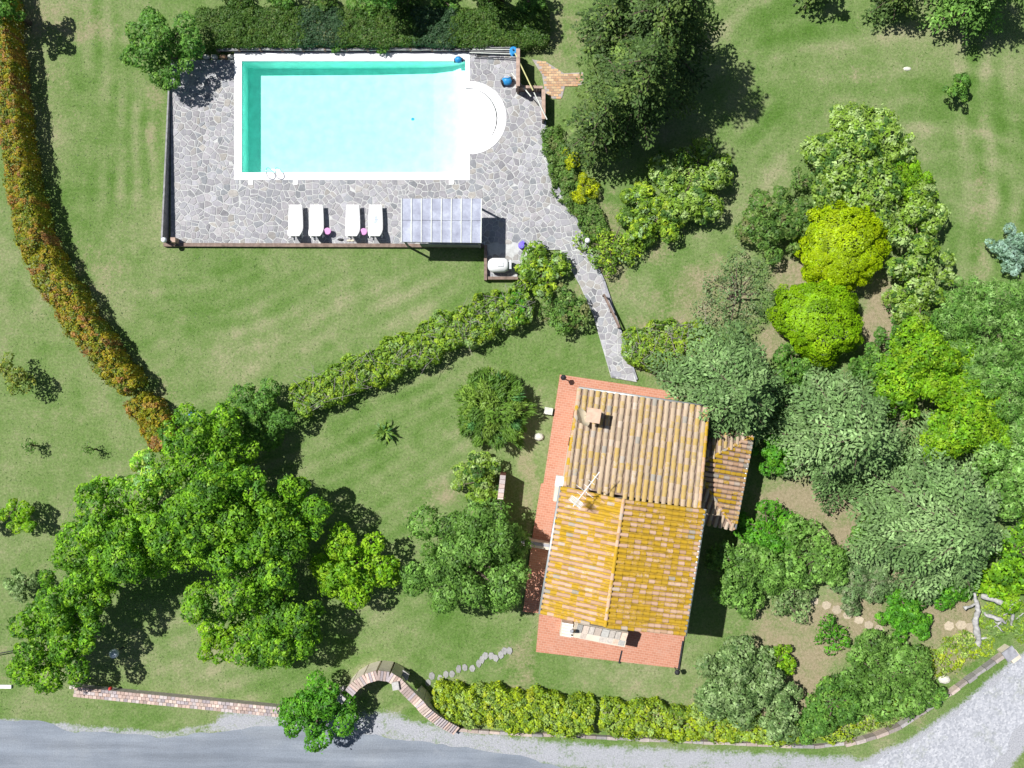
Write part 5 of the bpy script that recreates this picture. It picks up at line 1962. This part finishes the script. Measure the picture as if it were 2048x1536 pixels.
B('top_tree', 'dark tree at the top edge right of the pool hedge', 'tree', 1000, -50, 60, 4.5, 'oakgreen', leaf=.2, nl=8)
B('young_tree', 'small lone green tree on the right lawn', 'tree', 1918, 176, 27, 1.7, 'oakgreen', leaf=.16, nl=7)
# centre right shrubs
B('yellow_shrub', 'small bright yellow bush in the dark creeping shrub by the path', 'bush', 1138, 320, 21, 1.0, 'yellow', leaf=.11, nl=6)
B('yellow_shrub', 'second yellow bush, below the first one beside the path', 'bush', 1167, 376, 28, 1.0, 'yellow', leaf=.12, nl=7)
B('variegated_shrub', 'pale yellow green shrub with rounded top at the end of the diagonal shrub row', 'shrub', 1382, 362, 80, 2.2, 'varieg', leaf=.2, nl=12, tint=.1)
B('green_shrub', 'looser green shrub next to the pale shrub row, nearer the path', 'shrub', 1300, 432, 64, 1.8, 'laurel', leaf=.19, nl=8)
B('green_shrub', 'low green shrub around the globe lamp by the path', 'shrub', 1222, 492, 62, 1.4, 'laurel', leaf=.19, nl=8, dens=55)
B('dark_shrub', 'dark olive shrub left of the golden dome', 'shrub', 1550, 445, 76, 2.2, 'shrub', leaf=.19, nl=11)
B('dark_shrub', 'thin dark shrub above the olive shrub, by the variegated bush', 'shrub', 1600, 365, 30, 1.6, 'shrub', leaf=.17, nl=6, dens=60)
B('variegated_shrub', 'largest pale variegated bush at the top of the shrub group', 'shrub', 1712, 325, 106, 2.8, 'varieg', leaf=.22, nl=15, tint=.1)
B('variegated_shrub', 'small pale bush tucked right of the largest variegated one', 'shrub', 1810, 300, 32, 2.0, 'varieg', leaf=.2, nl=6, tint=.1)
B('lime_shrub', 'small lime green bush right of the largest variegated bush', 'shrub', 1815, 362, 44, 2.2, 'lime', leaf=.12, nl=8)
B('variegated_shrub', 'pale bush right of the golden dome, upper one of the column', 'shrub', 1822, 432, 72, 2.4, 'varieg', leaf=.21, nl=10, tint=.1)
B('variegated_shrub', 'pale bush in the middle of the column right of the domes', 'shrub', 1842, 535, 66, 2.4, 'varieg', leaf=.21, nl=9, tint=.1)
B('variegated_shrub', 'pale bush at the bottom of the column right of the lime dome', 'shrub', 1832, 630, 64, 2.2, 'varieg', leaf=.2, nl=9, tint=.1)
dome('clipped_dome', 'large golden yellow clipped dome bush', 'bush', 1692, 492, 98, 98, 2.9, 'golden', leaf=.15, dens=430, lump=.11)
dome('clipped_dome', 'large lime green clipped dome bush below the golden one', 'bush', 1640, 640, 96, 92, 2.9, 'limedome', leaf=.15, dens=430, lump=.11)
B('scrub_bush', 'sparse brownish bush on dry ground left of the lime dome', 'bush', 1470, 590, 88, 1.5, 'scrub', leaf=.15, nl=12, dens=28, rzf=.5)
B('blue_shrub', 'pale blue green shrub at the right edge of the lawn', 'shrub', 2022, 500, 48, 1.5, 'blue', leaf=.16, nl=8)
# cedars
GD = 'grey green cedars by the house'
conifer('cedar_tree', 'grey green cedar overhanging the north roof of the house', 'tree', 1458, 786, 132, 7.0, 'cedar', GD, levels=10, nb=12)
conifer('cedar_tree', 'middle grey green cedar east of the house', 'tree', 1690, 872, 128, 7.5, 'cedar', GD, levels=10, nb=12)
conifer('cedar_tree', 'largest grey green cedar on the right, above the dead trunk', 'tree', 1885, 1045, 165, 8.0, 'cedar', GD, levels=11, nb=13)
# right edge jungle
B('green_tree', 'feathery green tree at the right edge, upper one', 'tree', 1985, 650, 105, 4.2, 'willow', leaf=.21, nl=13, asp=.25, dens=110)
B('green_tree', 'feathery pale green tree cut by the right edge below the upper one', 'tree', 2020, 770, 95, 4.5, 'willow', leaf=.21, nl=10, asp=.25, dens=110)
B('green_tree', 'bright green leafy tree left of the feathery trees', 'tree', 1852, 735, 95, 3.6, 'lime', leaf=.19, nl=11)
B('green_tree', 'bright green tree between the two right hand cedars', 'tree', 1925, 850, 105, 4.2, 'lime', leaf=.19, nl=12)
B('green_tree', 'green tree at the right edge level with the largest cedar top', 'tree', 2035, 930, 95, 4.5, 'willow', leaf=.19, nl=11)
B('green_tree', 'green tree at the right edge beside the largest cedar', 'tree', 2045, 1100, 80, 4.0, 'walnut', leaf=.23, nl=9)
B('green_bush', 'yellow green bush at the right edge above the dead trunk', 'bush', 2010, 1170, 56, 2.0, 'lime', leaf=.2, nl=9)
B('green_tree', 'small mid green tree between the lime dome and the column of pale bushes', 'tree', 1800, 680, 46, 2.4, 'oakgreen', leaf=.2, nl=8)
B('green_bush', 'dark green bush below the lime dome, left of the middle cedar', 'bush', 1580, 735, 44, 2.0, 'oakgreen', leaf=.19, nl=8)
B('green_bush', 'green bush in the house shadow, under the roof wing', 'bush', 1555, 905, 46, 2.2, 'green', leaf=.19, nl=8)
B('green_bush', 'green bush under the lower right of the middle cedar', 'bush', 1745, 1065, 46, 2.2, 'oakgreen', leaf=.19, nl=8)
# lower right garden
B('garden_shrub', 'bright green shrub beside the house shadow', 'shrub', 1530, 1062, 56, 2.2, 'green', leaf=.19, nl=10)
B('garden_shrub', 'yellow green shrub right of the bright one by the house', 'shrub', 1622, 1115, 78, 2.6, 'oak', leaf=.20, nl=12)
B('garden_shrub', 'olive shrub touching the edge of the house shadow', 'shrub', 1496, 1152, 78, 2.6, 'oak', leaf=.20, nl=12)
B('garden_shrub', 'grey shrub at the left start of the pale stepping stones', 'shrub', 1580, 1205, 50, 1.6, 'greygreen', leaf=.18, nl=9, dens=60)
B('garden_shrub', 'grey green shrub above the row of pale stepping stones', 'shrub', 1722, 1170, 58, 1.7, 'scrub', leaf=.17, nl=10)
B('garden_shrub', 'round rich green shrub right of the stepping stone row', 'shrub', 1808, 1232, 58, 2.0, 'green', leaf=.17, nl=12, lr=(.26, .4))
B('garden_shrub', 'dark fig like shrub below the stepping stone row', 'shrub', 1662, 1268, 40, 1.3, 'green', leaf=.21, nl=7, dens=36)
B('garden_shrub', 'large grey green shrub in the front corner by the terrace', 'shrub', 1465, 1360, 88, 2.8, 'greygreen', leaf=.21, nl=13)
B('garden_shrub', 'grey green shrub right of the large one, by the front hedge', 'shrub', 1560, 1420, 58, 2.2, 'greygreen', leaf=.19, nl=9)
B('garden_shrub', 'small lime green bush between the two grey green shrubs', 'shrub', 1558, 1320, 32, 1.3, 'lime', leaf=.16, nl=7)
B('garden_shrub', 'broad olive shrub in the lower right garden', 'shrub', 1765, 1355, 92, 2.7, 'oak', leaf=.20, nl=14)
B('garden_shrub', 'dark olive shrub left of the broad one, near the kerb', 'shrub', 1665, 1400, 62, 2.4, 'oakgreen', leaf=.19, nl=10)
B('small_tree', 'small round tree standing on the curved kerb', 'tree', 1866, 1388, 28, 1.6, 'oakgreen', leaf=.16, nl=8)
hedge('yellow_border', 'yellow leaved border plants along the curved kerb', 'shrub', [(1625, 1470), (1690, 1462), (1760, 1440), (1825, 1405)], [40, 44, 40, 30], .6, 'front', leaf=.16, dens=190, seed=31, lump=.3, edge=.25)
hedge('yellow_border', 'yellow green border plants between the dead trunk and the kerb', 'shrub', [(1850, 1335), (1905, 1312), (1960, 1290), (1990, 1290)], [50, 56, 50, 36], .6, 'front', leaf=.16, dens=170, seed=32, lump=.3, edge=.25)
hedge('yellow_border', 'green border plants behind the dead trunk at the right edge', 'shrub', [(1975, 1215), (2010, 1235), (2070, 1260)], [60, 70, 70], .5, 'laurel', leaf=.17, dens=150, seed=33, lump=.3, edge=.25)

B('green_tree', 'green tree filling the gap between the feathery trees and the right cedar', 'tree', 1965, 755, 66, 3.4, 'willow', leaf=.19, nl=9)
B('green_tree', 'feathery grassy tree at the top of the right hand thicket', 'tree', 1935, 605, 50, 2.2, 'willow', leaf=.21, nl=8, asp=.25, dens=110)
B('green_tree', 'small green tree right of the middle cedar', 'tree', 1800, 790, 52, 2.6, 'walnut', leaf=.22, nl=8)
B('green_bush', 'dark undergrowth bush between the middle and the largest cedar', 'bush', 1790, 950, 48, 2.4, 'oakgreen', leaf=.19, nl=8)
B('green_bush', 'dull green bush at the left foot of the largest cedar', 'bush', 1775, 1010, 50, 2.0, 'oak', leaf=.19, nl=8)
B('green_bush', 'low green bush at the lower foot of the largest cedar', 'bush', 1900, 1165, 54, 2.0, 'green', leaf=.2, nl=8)
ed = thing('path_edging', P(1150, 420), 'narrow grey kerb along the east side of the paved path', 'kerb')
ep = [(1090, 242), (1091, 300), (1101, 345), (1131, 405), (1167, 462), (1182, 505), (1208, 562), (1242, 665), (1274, 760)]
for i in range(len(ep) - 1):
    a, b = P(*ep[i], .17), P(*ep[i + 1], .17)
    k = max(1, int((b - a).length / .8))
    for j in range(k):
        MB().beam(a.lerp(b, j / k), a.lerp(b, (j + .97) / k), .11, .2).build('kerb_stone', 'kerb', ed)

B('variegated_shrub', 'pale shrub bridging the two ends of the diagonal shrub row', 'shrub', 1345, 400, 50, 1.8, 'varieg', leaf=.19, nl=8, tint=.1)
B('green_tree', 'mid green tree at the right edge between the feathery trees and the green ones', 'tree', 2040, 850, 70, 4.0, 'willow', leaf=.22, nl=9, asp=.3, dens=110)
B('green_bush', 'dark green tree wedged between the pale bush column and the thicket', 'bush', 1885, 665, 54, 2.6, 'oakgreen', leaf=.2, nl=8)
B('green_bush', 'green bush joining the lime dome and the middle cedar', 'bush', 1735, 735, 48, 2.0, 'oakgreen', leaf=.19, nl=7)
B('garden_shrub', 'olive bush between the stepping stones and the house shadow shrubs', 'shrub', 1560, 1130, 48, 2.0, 'oak', leaf=.19, nl=8)
B('garden_shrub', 'dull green bush at the kerb between the broad olive shrub and the grey one', 'shrub', 1620, 1440, 44, 1.8, 'oakgreen', leaf=.18, nl=7)

# loose tufts in the lawn
rng = np.random.default_rng(77)
nT = 16000
tx, ty = rng.uniform(-29, 29, nT), rng.uniform(-21.5, 21.9, nT)
tpx, tpy = tx * S + 1024, 768 - ty * S


def np_pip(poly, x, y):
    ins_ = np.zeros(len(x), bool)
    for i in range(len(poly)):
        (xi, yi), (xj, yj) = poly[i][:2], poly[i - 1][:2]
        if yi == yj: continue
        ins_ ^= ((yi > y) != (yj > y)) & (x < (xj - xi) * (y - yi) / (yj - yi) + xi)
    return ins_


ok = ~np_pip(DECK, tpx, tpy) & ~np_pip(PATH, tpx, tpy) & ~np_pip(TER, tpx, tpy)
ok &= ~((tpy > 1430) & (tpx < 1160)) & ~((tpy > 1480) & (tpx < 1680)) & ~(tpy > 2680 - tpx * .66) & ~((tpx > 1060) & (tpx < 1170) & (tpy > 115) & (tpy < 200))
gi, gj = np.clip(np.searchsorted(gy, ty), 0, len(gy) - 1), np.clip(np.searchsorted(gx, tx), 0, len(gx) - 1)
ok &= rng.random(nT) > earth[gi, gj] * 1.1
pos = np.column_stack([tx, ty, rng.uniform(.008, .02, nT)])[ok]
n_ = len(pos)
ax = np.column_stack([rng.normal(0, 1, (n_, 2)), rng.uniform(.0, .15, n_)])
nr = np.column_stack([rng.normal(0, .16, (n_, 2)), np.ones(n_)])
patch = np.array([mnoise.noise(Vector((q[0] * .35, q[1] * .35, 5.0))) for q in pos])
gc = np.array([(.085, .17, .03), (.12, .195, .05), (.16, .22, .08), (.27, .26, .15)])
pick = np.clip(((patch * 1.2 + rng.normal(0, .35, n_)) * 1.6 + 1.3), 0, 3).astype(int)
L = rng.uniform(.06, .14, n_)
g = leaf_obj('grass_tufts', None, pos, ax, nr, L, L * .3, gc[pick] * rng.uniform(.75, 1.25, (n_, 1)), 'leaf', 'stuff')
tag(g, 'short uneven grass blades of the mown lawn', 'grass')

conifer('tall_conifer', 'smaller dark conifer left of the topmost one, above the brick path', 'tree', 1225, 45, 66, 6.5, 'darkcon', GC, levels=8, nb=11)
